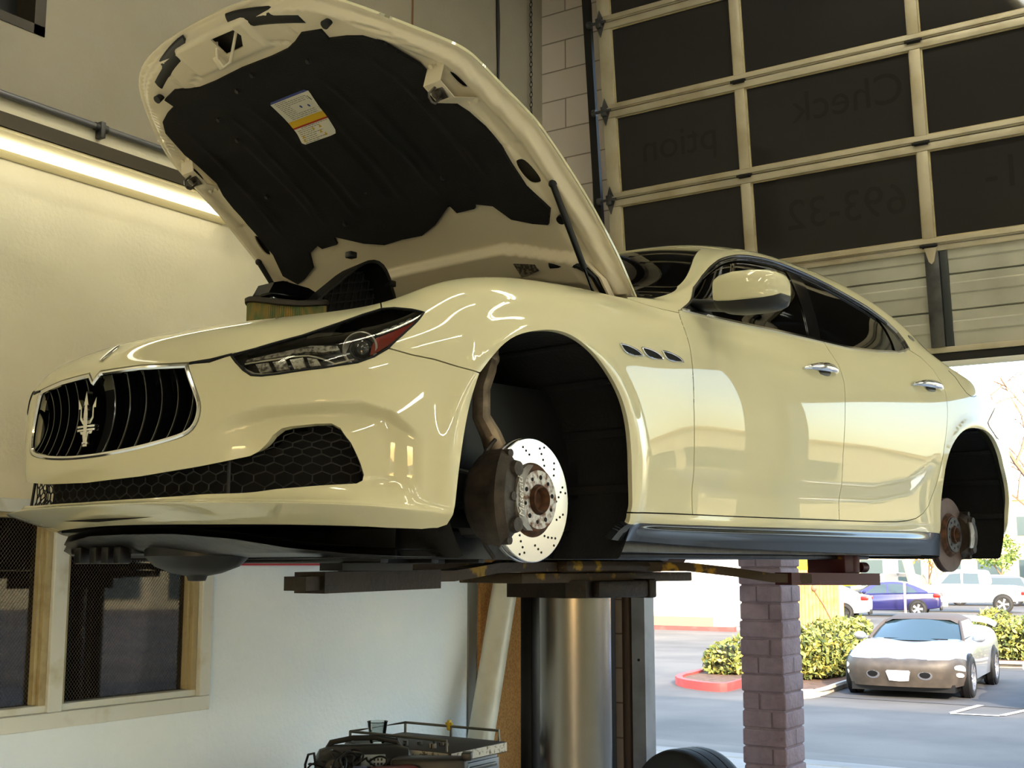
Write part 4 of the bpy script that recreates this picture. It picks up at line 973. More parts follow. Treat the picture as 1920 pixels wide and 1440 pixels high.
ceil_m = mat('ceiling_white', (176, 170, 150), .8)
alu_cream = mat('door_frame_cream', (178, 169, 146), .45, .15, noise=(5, (154, 140, 110), .45, .8))
door_panel_m = mat('door_panel', (176, 174, 160), .5, .1, noise=(4, (154, 150, 136), .4, .8))
galv = mat('galvanised', (92, 92, 92), .45, .7, noise=(12, (60, 60, 60), .4, .7))
dark_steel = mat('dark_steel', (38, 36, 34), .5, .5)
trim_w = mat('window_trim', (212, 216, 212), .5, noise=(9, (186, 182, 160), .55, .8))
trim_y = mat('window_bead', (172, 160, 124), .5, noise=(14, (140, 120, 80), .5, .8))
def S_(o): o['kind'] = 'structure'; return o
def struct(name, boxes, m, bev=0, **k):
    mb = MB()
    for lo, hi in boxes: mb.box(lo, hi, bev)
    return S_(mb.build(name, m, smooth=0, **k))
# window opening in the left wall: Y 1.55..3.73, Z 1.08..1.74
WY0, WY1, WZ0, WZ1 = 1.45, 3.80, 1.045, 1.80
T = .18
struct('wall_left', [((XL-T, -7, 0), (XL, WY0, 1.62)), ((XL-T, WY1, 0), (XL, YD, 1.62)), ((XL-T, WY0, 0), (XL, WY1, WZ0))], wall_lo)
struct('wall_left', [((XL-T, -7, 1.62), (XL, WY0, 3.40)), ((XL-T, WY1, 1.62), (XL, YD, 3.40)), ((XL-T, WY0, WZ1), (XL, WY1, 3.40))], wall_up)
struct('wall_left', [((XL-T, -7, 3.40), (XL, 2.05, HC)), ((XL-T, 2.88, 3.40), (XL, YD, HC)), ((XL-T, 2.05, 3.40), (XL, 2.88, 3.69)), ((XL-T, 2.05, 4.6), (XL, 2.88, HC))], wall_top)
S_(MB().box((XL, WY1+.06, 1.60), (XL+.004, YD, 1.70)).build('trim_1', mat('red_stripe', (176, 44, 58), .6), smooth=0))
# high dark opening
struct('window_2', [((XL-.14, 2.05, 3.69), (XL-.12, 2.88, 4.6))], mat('opening_dark', (16, 15, 12), .4), 0)
struct('trim_2', [((XL-.12, 2.83, 3.69), (XL+.004, 2.88, 4.6)), ((XL-.12, 2.05, 3.69), (XL+.004, 2.88, 3.73))], mat('opening_frame', (52, 44, 30), .5), 0)
# front wall with the door openings; the third, unseen bay is added for daylight
OX0, OX1 = -3.43, .05; PX = .50; OX2 = 4.0; OZ = 4.95
struct('wall_front', [((XL-T, YD, 0), (-3.60, YD+.2, HC)), ((.15, YD, 0), (PX, YD+.2, HC)), ((OX2, YD, 0), (OX2+.4, YD+.2, HC)), ((7.6, YD, 0), (18, YD+.2, HC)), ((OX2+.4, YD, 3.9), (7.6, YD+.2, HC)), ((-14, YD, 0), (XL-T, YD+.2, HC+.35)), ((-3.60, YD+.02, OZ), (OX2, YD+.2, HC)), ((PX, YD, 3.9), (OX2, YD+.2, OZ))], block_m)
struct('ceiling_sun_shield', [((XL-T, -14, 4.15), (9, -7.2, 4.4))], ceil_m)  # unseen slab added outside the back opening to block low sun
struct('wall_right', [((8, -7, 0), (8.2, YD, HC))], wall_up)
struct('wall_back', [((XL-T, -7.2, 0), (2.0, -7, HC)), ((4.2, -7.2, 0), (8.2, -7, HC)), ((2.0, -7.2, 2.4), (4.2, -7, HC))], wall_up)
struct('floor', [((XL-T, -7, -.1), (8.2, YD+.2, 0))], concrete)
struct('ceiling', [((XL-T, -7.2, HC), (18, YD+.2, HC+.35))], ceil_m)
for k, y in enumerate((-4.5, -1.5, 1.5, 4.4)): struct('trim_%d' % (k+5), [((XL, y, HC-.32), (8, y+.14, HC))], mat('beam_wood', (150, 132, 100), .7))
# grey jamb of the door and vertical track
jb = struct('trim_3', [((-3.515, YD-.10, 0), (-3.43, YD+.02, OZ)), ((.05, YD-.10, 0), (.15, YD+.02, OZ))], mat('jamb_grey', (122, 124, 130), .4, .3, noise=(6, (92, 92, 96), .45, .8)))
MB().cyl((-3.47, YD-.101, 1.06), (-3.47, YD-.104, 1.06), .008).build('trim_hole', mat('grille_black', (3, 3, 3), .9), jb)
LEAN = .097
def dy(z): return YD-.0-LEAN*(z-2.64)
mb = MB()
for x0, x1 in ((-3.70, -3.64),):
    mb.prism([(YD-.05, 0), (YD-.10, 0), (YD-.10, 2.4), (dy(2.64)-.06, 2.7), (dy(HC)-.06, HC), (dy(HC)-.03, HC), (dy(2.64)-.03, 2.7), (YD-.05, 2.4)], x0, x0+.05, axis=0)
    mb.prism([(YD-.03, 0), (YD-.05, 0), (YD-.05, 2.4), (dy(2.64)-.03, 2.7), (dy(HC)-.03, HC), (dy(HC)-.01, HC), (dy(2.64)-.015, 2.7), (YD-.03, 2.4)], x0-.012, x0+.008, axis=0)
track = mb.build('door_track', dark_steel)
tag(track, 'dark steel vertical track of the overhead door, against the block wall', 'door track')
MB().cyl((-3.565, YD-.05, 0), (-3.565, YD-.05, 2.55), .036, n=16).build('post', mat('brown_pipe', (66, 52, 44), .45, .4), track)

# ---------------------------------------------------------------- overhead door
door = thing('overhead_door', 'raised sectional overhead door with rows of dark glass panes in cream frames', 'garage door', (0, YD, 2.64)); door.rotation_euler = (math.atan(LEAN), 0, 0)
# local: x along, y depth (negative towards the room), z up the door
cs = 1/math.cos(math.atan(LEAN)); Hs = [h*cs for h in (2.70-2.64, 3.262-2.64, 3.773-2.64+.035, 4.318-2.64+.037, 4.867-2.64+.038, 5.414-2.64+.04, 5.96-2.64+.04)]
MX = [(-3.605, -3.522), (-2.737, -2.678), (-1.741, -1.683), (-.745, -.690), (.045, .128)]
gl_door = mat('door_glass', (42, 40, 39), .03, 0, 0, spec=.3)
for r in range(1, len(Hs)-1):
    z0, z1 = Hs[r], Hs[r+1]; zt, zb = z1-.042, z0+.040
    fr = MB()
    fr.box((MX[0][0], -.05, z1-.042), (MX[-1][1], .0, z1-.002), .004); fr.box((MX[0][0], -.05, z0+.002), (MX[-1][1], .0, z0+.040), .004)
    fr.box((MX[0][0], -.062, z0+.010), (MX[-1][1], -.045, z0+.020), .003)
    for a_, b_ in MX: fr.box((a_, -.048, zb), (b_, -.002, zt), .004)
    sec = fr.build('door_section', alu_cream, door)
    for k in range(4):
        xa, xb = MX[k][1], MX[k+1][0]
        MB().box((xa-.004, -.024, zb-.004), (xb+.004, -.018, zt+.004)).build('pane', gl_door, sec, smooth=0)
        g = MB()
        for lo, hi in (((xa, -.036, zb), (xb, -.026, zb+.007)), ((xa, -.036, zt-.007), (xb, -.026, zt)), ((xa, -.036, zb), (xa+.007, -.026, zt)), ((xb-.007, -.036, zb), (xb, -.026, zt))): g.box(lo, hi)
        g.build('glazing_bead', trim_y, sec, smooth=0)
    for k in (1, 2, 3):
        xc = (MX[k][0]+MX[k][1])/2; g = MB(); g.box((xc-.035, -.060, z0-.012), (xc+.035, -.048, z0+.012), .002); g.cyl((xc-.045, -.062, z0), (xc+.045, -.062, z0), .008, n=10); g.build('hinge', dark_steel, sec)
    g = MB(); xc = -3.585; g.prism([(xc-.032, z0), (xc, z0+.085), (xc+.032, z0), (xc, z0-.085)], -.056, -.050, axis=1)
    g.cyl((xc-.07, -.075, z0), (xc+.05, -.075, z0), .009, n=10); g.cyl((xc-.075, -.075, z0), (xc-.05, -.075, z0), .022, n=14); g.box((xc-.018, -.080, z0-.03), (xc+.018, -.055, z0+.03), .004); g.build('roller_hinge', galv, sec)
# solid bottom section with pressed ribs
z0, z1 = Hs[0], Hs[1]; zz_ = [z0+.030, z0+.10, z0+.108, z0+.155, z0+.163, z0+.21, z0+.216, z0+.222, z0+.30, z0+.308, z0+.355, z0+.363, z0+.40, z0+.406, z0+.412, z0+.48, z0+.488, z1-.01]
offs = [0, 0, -.006, -.006, 0, 0, .016, 0, 0, -.006, -.006, 0, 0, .016, 0, 0, -.006, -.006]
mb = MB(); prof = [(-.030+o_, z) for o_, z in zip(offs, zz_)]+[(0, z1-.01), (0, z0+.03)]
mb.prism(prof, MX[0][0]+.05, MX[-1][1]-.05, axis=0); sec = mb.build('door_section', door_panel_m, door, smooth=20)
mb = MB(); mb.box((MX[0][0], -.05, z1-.03), (MX[-1][1], .0, z1-.002), .004); mb.box((MX[0][0], -.05, z0), (MX[-1][1], .0, z0+.030), .003); mb.build('rail', alu_cream, sec)
mb = MB(); mb.box((MX[0][0], -.035, z0-.045), (MX[-1][1], -.005, z0), .004); mb.build('bottom_seal', black_pl if 'black_pl' in globals() else mat('seal_black', (17, 17, 17), .5), sec)
MB().box((MX[0][0], -.048, z0-.075), (MX[-1][1], -.002, z0-.045), .003).build('bottom_rail', mat('rail_white', (208, 206, 200), .4, .2), sec)
for xm in (-2.71, -1.70, -.72):
    g = MB(); g.box((xm-.038, -.060, z0+.03), (xm+.034, -.032, z1-.03), .003); g.build('stile', galv, sec)
    g = MB(); g.box((xm+.036, -.045, z0+.03), (xm+.075, -.030, z1-.03), .002); g.build('stile', mat('stile_dark', (62, 66, 66), .5, .4), sec)
    g = MB(); g.prism([(xm-.034, z1-.012), (xm+.030, z1-.012), (xm+.012, z1-.085), (xm-.002, z1-.098), (xm-.016, z1-.085)], -.066, -.060, axis=1); g.build('bracket', alu_cream, sec)
g = MB(); g.sph((-1.735, -.06, z0-.062), .018, 12); g.build('knob', dark_steel, sec)
# reversed lettering of the shop sign on the outside of the panes
def sign(txt, x, z, size):
    cu = bpy.data.curves.new('lettering', 'FONT'); cu.body = txt; cu.size = size; cu.extrude = .0004; cu.align_x = 'CENTER'; cu.align_y = 'CENTER'
    o = bpy.data.objects.new('tmp', cu); C.objects.link(o); bpy.context.view_layer.update(); me = bpy.data.meshes.new_from_object(o); bpy.data.objects.remove(o)
    q = obj('lettering', me, mat('sign_ghost', (36, 34, 33), .03, spec=.3), door); q.matrix_basis = Matrix.Translation((x, -.0245, z)) @ Matrix.Rotation(PI, 4, 'Z') @ Matrix.Rotation(PI/2, 4, 'X') @ Matrix.Diagonal((1, 1, 1, 1))
    return q
sign('Smog', -3.1, (Hs[3]+Hs[4])/2+.55, .26); sign('ption', -3.12, (Hs[2]+Hs[3])/2, .24); sign('Check', -2.1, (Hs[2]+Hs[3])/2+.05, .24); sign('o Chec', -1.25, (Hs[3]+Hs[4])/2, .24); sign('693-32', -2.15, (Hs[1]+Hs[2])/2, .24); sign('951-', -1.2, (Hs[1]+Hs[2])/2+.05, .24)

# ---------------------------------------------------------------- window in the left wall
wmesh = struct('window_1', [((XL-.02, WY0-.06, WZ0-.06), (XL+.022, WY1+.06, WZ0)), ((XL-.02, WY1, WZ0), (XL+.022, WY1+.06, WZ1+.05)), ((XL-.02, WY0-.06, WZ1), (XL+.022, WY1+.06, WZ1+.05)), ((XL-.02, 3.05, WZ0), (XL+.015, 3.115, WZ1)), ((XL-.10, WY0, WZ0-.0), (XL-.0, WY1, WZ0+.028))], trim_w, .004)
mb = MB()
for y0, y1 in ((WY0, 3.05), (3.115, WY1)):
    for lo, hi in (((XL-.09, y1-.03, WZ0), (XL-.002, y1, WZ1)), ((XL-.09, y0, WZ0), (XL-.002, y0+.02, WZ1)), ((XL-.09, y0, WZ1-.02), (XL-.002, y1, WZ1))): mb.box(lo, hi, .003)
    mb.box((XL-.05, y1-.045, WZ0+.03), (XL-.02, y1-.03, WZ1), .002)
mb.build('window_frame', trim_y, wmesh, smooth=0)
wire_glass = glass = None
def glass_mat(name, tint, ior=1.5, rough=.0):
    m = bpy.data.materials.new(name); m.use_nodes = True; t = m.node_tree; t.nodes.clear()
    o = t.nodes.new('ShaderNodeOutputMaterial'); mx = t.nodes.new('ShaderNodeMixShader'); tr = t.nodes.new('ShaderNodeBsdfTransparent'); gl = t.nodes.new('ShaderNodeBsdfGlossy'); fr = t.nodes.new('ShaderNodeFresnel')
    tr.inputs[0].default_value = (*tint, 1); gl.inputs['Roughness'].default_value = rough; fr.inputs[0].default_value = ior; gl.inputs[0].default_value = (1, 1, 1, 1)
    t.links.new(fr.outputs[0], mx.inputs[0]); t.links.new(tr.outputs[0], mx.inputs[1]); t.links.new(gl.outputs[0], mx.inputs[2]); t.links.new(mx.outputs[0], o.inputs[0])
    MATS[name] = m; return m
wg = glass_mat('wired_glass', (.30, .28, .27), 1.55, .02)
for y0, y1 in ((WY0+.02, 3.02), (3.145, WY1-.03)):
    MB().box((XL-.055, y0, WZ0+.02), (XL-.049, y1, WZ1-.02)).build('window_pane', wg, wmesh, smooth=0)
    mb = MB(); st = .0145; z0_, z1_ = WZ0+.03, WZ1-.02; H_ = z1_-z0_
    y = y0-H_*.8
    while y < y1:
        for s_ in (1, -1):
            # line (y, z0) -> (y+H*.8, z1) clipped to the pane
            a0 = (y, z0_ if s_ > 0 else z1_); a1 = (y+H_*.8, z1_ if s_ > 0 else z0_)
            t0 = max(0, (y0-a0[0])/(H_*.8)); t1 = min(1, (y1-a0[0])/(H_*.8))
            if t1-t0 > .02:
                p = [(XL-.0475, a0[0]+(a1[0]-a0[0])*t_, a0[1]+(a1[1]-a0[1])*t_) for t_ in (t0, t1)]; mb.cyl(p[0], p[1], .0005, n=3, caps=False)
        y += st
    mb.build('glass_wire', mat('wire_grey', (120, 112, 104), .4, .6), wmesh, smooth=0)
# dark office behind the window
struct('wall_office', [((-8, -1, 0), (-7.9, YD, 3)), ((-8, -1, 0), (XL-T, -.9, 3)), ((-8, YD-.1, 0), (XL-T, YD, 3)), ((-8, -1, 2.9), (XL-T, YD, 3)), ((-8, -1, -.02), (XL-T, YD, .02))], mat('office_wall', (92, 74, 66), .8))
rk = thing('wire_rack', 'dark wire shelving rack standing in the office behind the window glass', 'shelf rack', (-5.2, 2.35, .02))
mb = MB()
for x in (-.2, .2):
    for y in (-.4, .4): mb.cyl((x, y, 0), (x, y, 1.75), .012, n=8)
mb.build('rack_post', dark_steel, rk)
for z in (.5, .9, 1.2, 1.45):
    g = MB()
    for k in range(9): g.cyl((-.2, -.4+k*.1, z), (.2, -.4+k*.1, z), .004, n=6)
    for x in (-.2, .2): g.cyl((x, -.4, z), (x, .4, z), .008, n=6)
    g.build('rack_shelf', dark_steel, rk)

# ---------------------------------------------------------------- fluorescent fixtures (wall tube, and unseen overhead ones, some added to brighten)
tube_m = mat('tube_glow', (255, 255, 255), .5, emit=(248, 248, 234), estr=24); tube_w = mat('tube_glow_wall', (255, 255, 255), .5, emit=(255, 248, 222), estr=4.0)
house_m = mat('fixture_metal', (74, 66, 52), .5, .3); refl_m = mat('fixture_enamel', (236, 222, 176), .4)
def fixture(loc, rz, L, label, tubes=2, wall=False, group=None):
    f = thing('tube_light', label, 'light fixture', loc, rz, group)
    if wall:
        g = MB(); g.prism([(0, .12), (.16, .10), (.16, .045), (.15, .045), (.0, .06)], 0, L, axis=1); g.build('housing', house_m, f, smooth=0)
        g = MB(); g.prism([(.004, .058), (.152, .043), (.155, .030), (.02, -.02), (.004, -.02)], .01, L-.01, axis=1); g.build('reflector', refl_m, f, smooth=0)
        g = MB(); g.cyl((.095, .03, .002), (.095, L-.01, .002), .019, n=20); g.build('tube', tube_w, f)
        g = MB(); g.box((.06, L-.03, -.02), (.13, L-.005, .04), .003); g.box((.06, .005, -.02), (.13, .03, .04), .003); g.build('lamp_holder', refl_m, f)
    else:
        g = MB(); g.prism([(-.04, .10), (.04, .10), (.05, .05), (.15, 0), (.15, -.01), (.04, .035), (-.04, .035), (-.15, -.01), (-.15, 0), (-.05, .05)], -L/2, L/2, axis=1); g.build('housing', refl_m, f, smooth=0)
        g = MB()
        for y in (-L*.35, L*.35): g.cyl((0, y, .10), (0, y, HC-loc[2]), .006, n=6)
        g.build('hanger', galv, f)
        for x in (-.06, .06)[:tubes]: g = MB(); g.cyl((x, -L/2+.02, .01), (x, L/2-.02, .01), .019, n=16); g.build('tube', tube_m, f)
    return f
fixture((XL, 1.40, 3.165), 0, 2.47, 'long fluorescent tube light mounted on the left wall beside the open hood', wall=True)
for k, (x, y, z, rz, L) in enumerate(LAMPS if 'LAMPS' in globals() else [(x_, y_, 5.5, 0, 2.4) for x_ in (-2.2, .6, 3.4, 6.2) for y_ in (-2.2,)]+[(x_, y_, 5.5, 0, 2.4) for x_, y_ in ((-1.9, 2.6), (.8, 2.6), (3.6, 2.6))]+[(-1.2, 5.0, 5.5, R(90), 2.4), (2.0, 5.0, 5.5, R(90), 2.4), (3.4, -1.8, 3.1, 0, 2.4), (3.4, 1.2, 3.1, 0, 2.4), (3.4, 4.0, 3.1, 0, 2.4)]):  # unseen tubes; those by the doors and the low row added to brighten
    fixture((x, y, z), rz, L, 'unseen twin tube ceiling light placed over the shop floor', group='ceiling tube lights over the shop floor')
cd = MB(); cd.cyl((XL+.02, -1, 3.392), (XL+.02, YD-.05, 3.392), .0135, n=14); co = cd.build('conduit', mat('conduit_grey', (118, 118, 122), .45, .5)); tag(co, 'thin grey metal conduit running along the left wall above the tube light', 'conduit pipe')
for y in (.9, 2.07, 3.155, 4.3, 5.4): g = MB(); g.box((XL, y-.012, 3.345), (XL+.04, y+.012, 3.415), .004); g.cyl((XL+.02, y-.03, 3.392), (XL+.02, y+.03, 3.392), .017, n=14); g.build('conduit_clip', galv, co)
g = MB(); g.tube([(XL+.006, 6.06, HC), (XL+.01, 6.065, 5.2), (XL+.012, 6.07, 4.95), (XL+.01, 6.075, 4.65), (XL+.01, 6.08, 4.2)], [.009, .010, .013, .008, .005], 6); tag(g.build('hanging_cable', dark_steel), 'black cable hanging down the left wall near the door corner', 'cable')
g = MB()
for k in range(70):
    z = HC-.02-k*.034; g.lathe([(.010, -.003), (.013, 0), (.010, .003), (.007, 0)], 8, Matrix.Translation((XL+.03, 6.42, z)) @ Matrix.Rotation(R(90)*(k % 2), 4, 'Z') @ Matrix.Rotation(R(90), 4, 'X') @ Matrix.Diagonal((1, 1.7, 1, 1)), close=True)
tag(g.build('hoist_chain', dark_steel), 'thin dark door hoist chain hanging in the corner beside the block wall', 'chain')
g = MB(); g.box((XL, 5.22, 4.35), (XL+.003, 5.235, HC)); S_(g.build('trim_4', mat('seam_brown', (120, 84, 58), .8), smooth=0))
# ================================================================ the lift under the car (built in the car frame)
oily = mat('oily_iron', (44, 36, 28), .5, .5, noise=(9, (26, 22, 19), .4, .7), bump=(50, .3))
yel_iron = mat('worn_yellow_iron', (58, 46, 30), .55, .3, noise=(13, (150, 118, 24), .60, .68, 8), bump=(60, .25))
red_iron = mat('dark_red_iron', (66, 22, 24), .5, .2, noise=(14, (140, 112, 20), .66, .70, 8))
ram_m = mat('polished_ram', (120, 117, 112), .24, 1); ram_m.node_tree.nodes['Principled BSDF'].inputs['Anisotropic'].default_value = .7
zf = -CAR_T.z
lift = thing('car_lift', 'in-ground post lift with thick polished ram and swing arms under the cream sedan', 'car lift', CARM @ Vector((1.24, 0, zf)), CAR_YAW)
LM = Matrix.Translation((-1.24, 0, -zf))
def lb(mb, name, m, parent=lift, **k): return mb.build(name, m, parent, M=LM, **k)
mb = MB(); mb.cyl((1.24, 0, zf), (1.24, 0, .02), .143, n=64); ram = lb(mb, 'ram', ram_m)
mb = MB(); mb.lathe([(.146, zf+.0), (.22, zf), (.22, zf+.02), (.146, zf+.03)], 48, Matrix.Translation((1.24, 0, 0))); lb(mb, 'floor_collar', oily)
mb = MB(); mb.prism([(.98+.08, -.20), (1.42-.02, -.20), (1.47, -.15), (1.47, .15), (1.42, .20), (1.06, .20), (1.0, .15), (1.0, -.15)], -.03, .035, axis=2); mb.box((1.42, -.24, -.035), (1.47, -.12, .04), .008); mb.box((1.10, -.235, -.03), (1.42, -.19, .035), .01)
lb(mb, 'ram_cap', oily)
mb = MB(); mb.box((.74, -.16, .028), (1.84, .16, .065), .004); lb(mb, 'cross_beam', yel_iron)
mb = MB(); mb.box((.95, -.20, .067), (1.60, .20, .115), .02); lb(mb, 'cross_beam', yel_iron)
mb = MB(); mb.box((1.215, .21, zf), (1.285, .27, .03), .004); mb.box((1.29, .215, zf), (1.298, .255, .03)); lb(mb, 'guide_bar', mat('guide_black', (20, 18, 17), .35, .6))
def arm(pts, w, h, name, m):
    rr = []
    for (x, y, z), ww in zip(pts, w if isinstance(w, list) else [w]*len(pts)):
        rr.append((Vector((x, y, z)), ww))
    mb = MB(); rings = []
    for i, (p, ww) in enumerate(rr):
        a = rr[max(0, i-1)][0]; b = rr[min(len(rr)-1, i+1)][0]; t = (b-a); t.z = 0; t.normalize(); n_ = Vector((-t.y, t.x, 0))
        rings.append([tuple(p+n_*s_*ww/2+Vector((0, 0, q*h/2))) for s_, q in ((-1, -1), (1, -1), (1, 1), (-1, 1))])
    mb.loft(rings); return lb(mb, name, m)
def rear_arm(sg):
    arm([(1.45, .12*sg, .088), (1.62, .28*sg, .088), (1.72, .45*sg, .066), (1.80, .56*sg, .044), (1.95, .645*sg, .040)], .075, .036, 'swing_arm', yel_iron)
    arm([(1.84, .60*sg, .040), (2.42, .70*sg, .034)], .085, .050, 'arm_end', red_iron)
    mb = MB(); mb.box((2.20, .60*sg-.09, .06), (2.34, .60*sg+.09, .15), .006); mb.cyl((2.30, .66*sg, .064), (2.30, .66*sg, .135), .04, n=18); mb.cyl((2.345, .66*sg-.02, .085), (2.40, .66*sg-.02, .085), .022, n=14); mb.box((2.335, .58*sg-.1, .06), (2.342, .58*sg+.1, .16))
    lb(mb, 'lift_pad', red_iron)
for sg in (-1, 1):
    if sg > 0:
        arm([(1.0, .10, .088), (.72, .14, .088), (.45, .20, .085), (.25, .26, .080)], .075, .034, 'swing_arm', yel_iron); rear_arm(sg); continue
    # front arms
    arm([(1.0, .10*sg, .088), (.72, .18*sg, .088), (.45, .27*sg, .085), (.28, .32*sg, .070), (.16, .345*sg, .060), (.03, .37*sg, .060)], .075, .034, 'swing_arm', yel_iron)
    a2 = arm([(.06, .365*sg, .052), (-.48, .46*sg, .046)], .11, .058, 'arm_end', oily)
    arm([(-.40, .45*sg, .046), (-.54, .472*sg, .044)], .08, .038, 'arm_end', oily)
    mb = MB(); mb.cyl((-.18, .41*sg, .075), (-.18, .41*sg, .165), .045, n=20); mb.cyl((-.18, .41*sg, .112), (-.18, .41*sg, .12), .07, n=20)
    mb.prism([(-.40, -.05), (-.36, -.06), (-.12, -.04), (-.12, .04), (-.36, .06), (-.40, .05)], .078, .10, axis=2, M=Matrix.Translation((.02, .43*sg, 0))); mb.prism([(-.25, -.05), (.04, -.035), (.06, 0), (.04, .035), (-.25, .05)], .098, .122, axis=2, M=Matrix.Translation((.02, .41*sg, 0)))
    lb(mb, 'lift_pad', black_pl)
    rear_arm(sg)
# ================================================================ things on and around the engine bay
pleat = bpy.data.materials.new('filter_pleats'); pleat.use_nodes = True; t = pleat.node_tree; b = t.nodes['Principled BSDF']; b.inputs['Roughness'].default_value = .85
tc = t.nodes.new('ShaderNodeTexCoord'); mp = t.nodes.new('ShaderNodeMapping'); mp.inputs['Scale'].default_value = (1, 1, .45); n1 = t.nodes.new('ShaderNodeTexNoise'); n1.inputs['Scale'].default_value = 11; n1.inputs['Detail'].default_value = 3
t.links.new(tc.outputs['Object'], mp.inputs[0]); t.links.new(mp.outputs[0], n1.inputs['Vector']); cr = t.nodes.new('ShaderNodeValToRGB'); el = cr.color_ramp.elements
el[0].position = .30; el[0].color = (*s2l((52, 96, 70)), 1); el[1].position = .72; el[1].color = (*s2l((208, 112, 52)), 1)
for p_, c_ in ((.44, (150, 130, 70)), (.52, (96, 120, 74)), (.60, (176, 136, 66))): e_ = el.new(p_); e_.color = (*s2l(c_), 1)
t.links.new(n1.outputs['Fac'], cr.inputs[0]); t.links.new(cr.outputs[0], b.inputs['Base Color'])
fil = thing('air_filter', 'oval pleated air filter stained orange and green, standing on the nose of the sedan', 'air filter', CARM @ Vector((-.243, -.018, .662)), CAR_YAW+R(-48))
n = 220; ring = []
def ov(k, rx, ry): a = 2*PI*k/n; return rx*math.cos(a), ry*math.sin(a)
mb = MB(); rr = []
for z in (0, .258):
    rr.append([(*(ov(k, .128-(.005 if k % 2 else 0), .098-(.005 if k % 2 else 0))), z+(.012*math.sin(2*PI*k/n*2+1) if z else 0)) for k in range(n)])
mb.loft(rr, caps=False); mb.build('pleats', pleat, fil, smooth=10)
mb = MB(); rr = []
for z, g in ((-.004, 0), (0, .006), (.012, .007), (.016, 0)): rr.append([(*(ov(k*4, .128+g, .098+g)), z+.255+.012*math.sin(2*PI*k*4/n*2+1)) for k in range(n//4)])
mb.loft(rr); mb.build('filter_rim', mat('rubber_grey', (52, 46, 38), .6), fil)
ab = thing('airbox_lid', 'black ribbed air filter box lid tilted up in the engine bay behind the filter', 'airbox lid', CARM @ Vector((.05, -.02, .875)), CAR_YAW); ab.scale = (1.07, 1.07, 1.07)
ol = [(-.20,-.06),(-.205,.03),(-.16,.09),(-.08,.155),(.0,.222),(.05,.248),(.095,.247),(.128,.215),(.155,.150),(.178,.09),(.185,-.06)]
ol = smooth_poly(ol, 1, keep=(0, 10))
def inset(p, k): c = np.array([-.01, .08]); return [tuple(c+(np.array(q)-c)*k) for q in p]
mb = MB(); A_, B_ = ol, inset(ol, .93)
mb.loft([[(x, -.004, z) for x, z in A_], [(x, -.012, z) for x, z in A_], [(x, -.012, z) for x, z in B_], [(x, .075, z) for x, z in inset(ol, .85)], [(x, .080, z) for x, z in inset(ol, .2)]], caps=False); mb.face([(x, .080, z) for x, z in inset(ol, .2)]); mb.loft([[(x, -.004, z) for x, z in A_], [(x, .085, z) for x, z in inset(ol, .92)]], caps=False)
mb.build('shell', black_pl, ab, smooth=30)
mb = MB(); inn = np.array(inset(ol, .84)); P_ = [tuple(q) for q in inn]
for i in range(14):
    x = -.19+i*.028; q = [z for z in np.arange(-.05, .25, .004) if inside(P_, np.array([(x+.20*(z), z)]))[0]]
    if len(q) > 3: mb.tube([(x+.20*q[0], .058, q[0]), (x+.20*q[-1], .058, q[-1])], .0035, 4)
for j in range(10):
    z = -.04+j*.030; q = [x for x in np.arange(-.22, .22, .004) if inside(P_, np.array([(x, z+.25*x)]))[0]]
    if len(q) > 3: mb.tube([(q[0], .056, z+.25*q[0]), (q[-1], .056, z+.25*q[-1])], .0035, 4)
rb = mb.build('rib', mat('rib_black', (20, 20, 20), .6), ab); rb['kind'] = 'stuff'
for x, z in ((-.03, .245), (.14, .18), (.185, .06)): MB().box((x-.014, -.018, z-.008), (x+.014, .01, z+.012), .003).build('clip', black_pl, ab)
du = MB(); du.loft([[(-.14,y0,.0+a*.0) for y0 in (0,)]*0 or [(-.13, -.06, 0), (-.13, .05, 0), (-.10, .05, .055), (-.10, -.06, .055)], [(-.06, -.08, 0), (-.06, .06, 0), (-.05, .05, .070), (-.05, -.06, .070)], [(.10, -.08, 0), (.10, .06, 0), (.10, .05, .060), (.10, -.06, .060)], [(.17, -.06, 0), (.17, .05, 0), (.16, .04, .045), (.16, -.05, .045)]])
du.box((-.10, -.05, -.10), (.14, .04, .01), .01)
do = du.build('air_duct', black_gl, smooth=30); do.scale = (.72, .8, .7); do.location = CARM @ Vector((-.155, .12, .98)); do.rotation_euler = (0, 0, CAR_YAW)
tag(do, 'black plastic intake duct lying behind the pleated air filter in the engine bay', 'air duct')

# ================================================================ things by the walls
osb_m = mat('osb_board', (176, 134, 78), .8, noise=(85, (146, 104, 58), .38, .66, 3), bump=(60, .3))
o = MB().box((-4.165, 5.87, .0), (-4.145, 6.58, 1.95)).build('osb_board', osb_m, smooth=0); tag(o, 'brown chipboard sheet standing against the wall end behind the ram', 'wood board')
S_(MB().box((XL-.001, 5.79, 0), (XL+.012, 5.865, 1.6)).build('trim_9', mat('edge_grey', (110, 112, 108), .6), smooth=0))
g = MB(); a_ = Vector((-3.99, 5.46, .0)); b_ = Vector((-4.05, 6.10, 1.90)); g.cyl(a_+Vector((.0, 0, .0)), b_, .073, n=28); o = g.build('plastic_pipe', mat('pipe_white', (205, 204, 190), .28, noise=(5, (176, 172, 150), .5, .8)))
tag(o, 'thick off-white plastic pipe leaning against the chipboard sheet', 'pipe')
tyre_m = mat('tyre_rubber', (26, 26, 27), .7, bump=(80, .15))
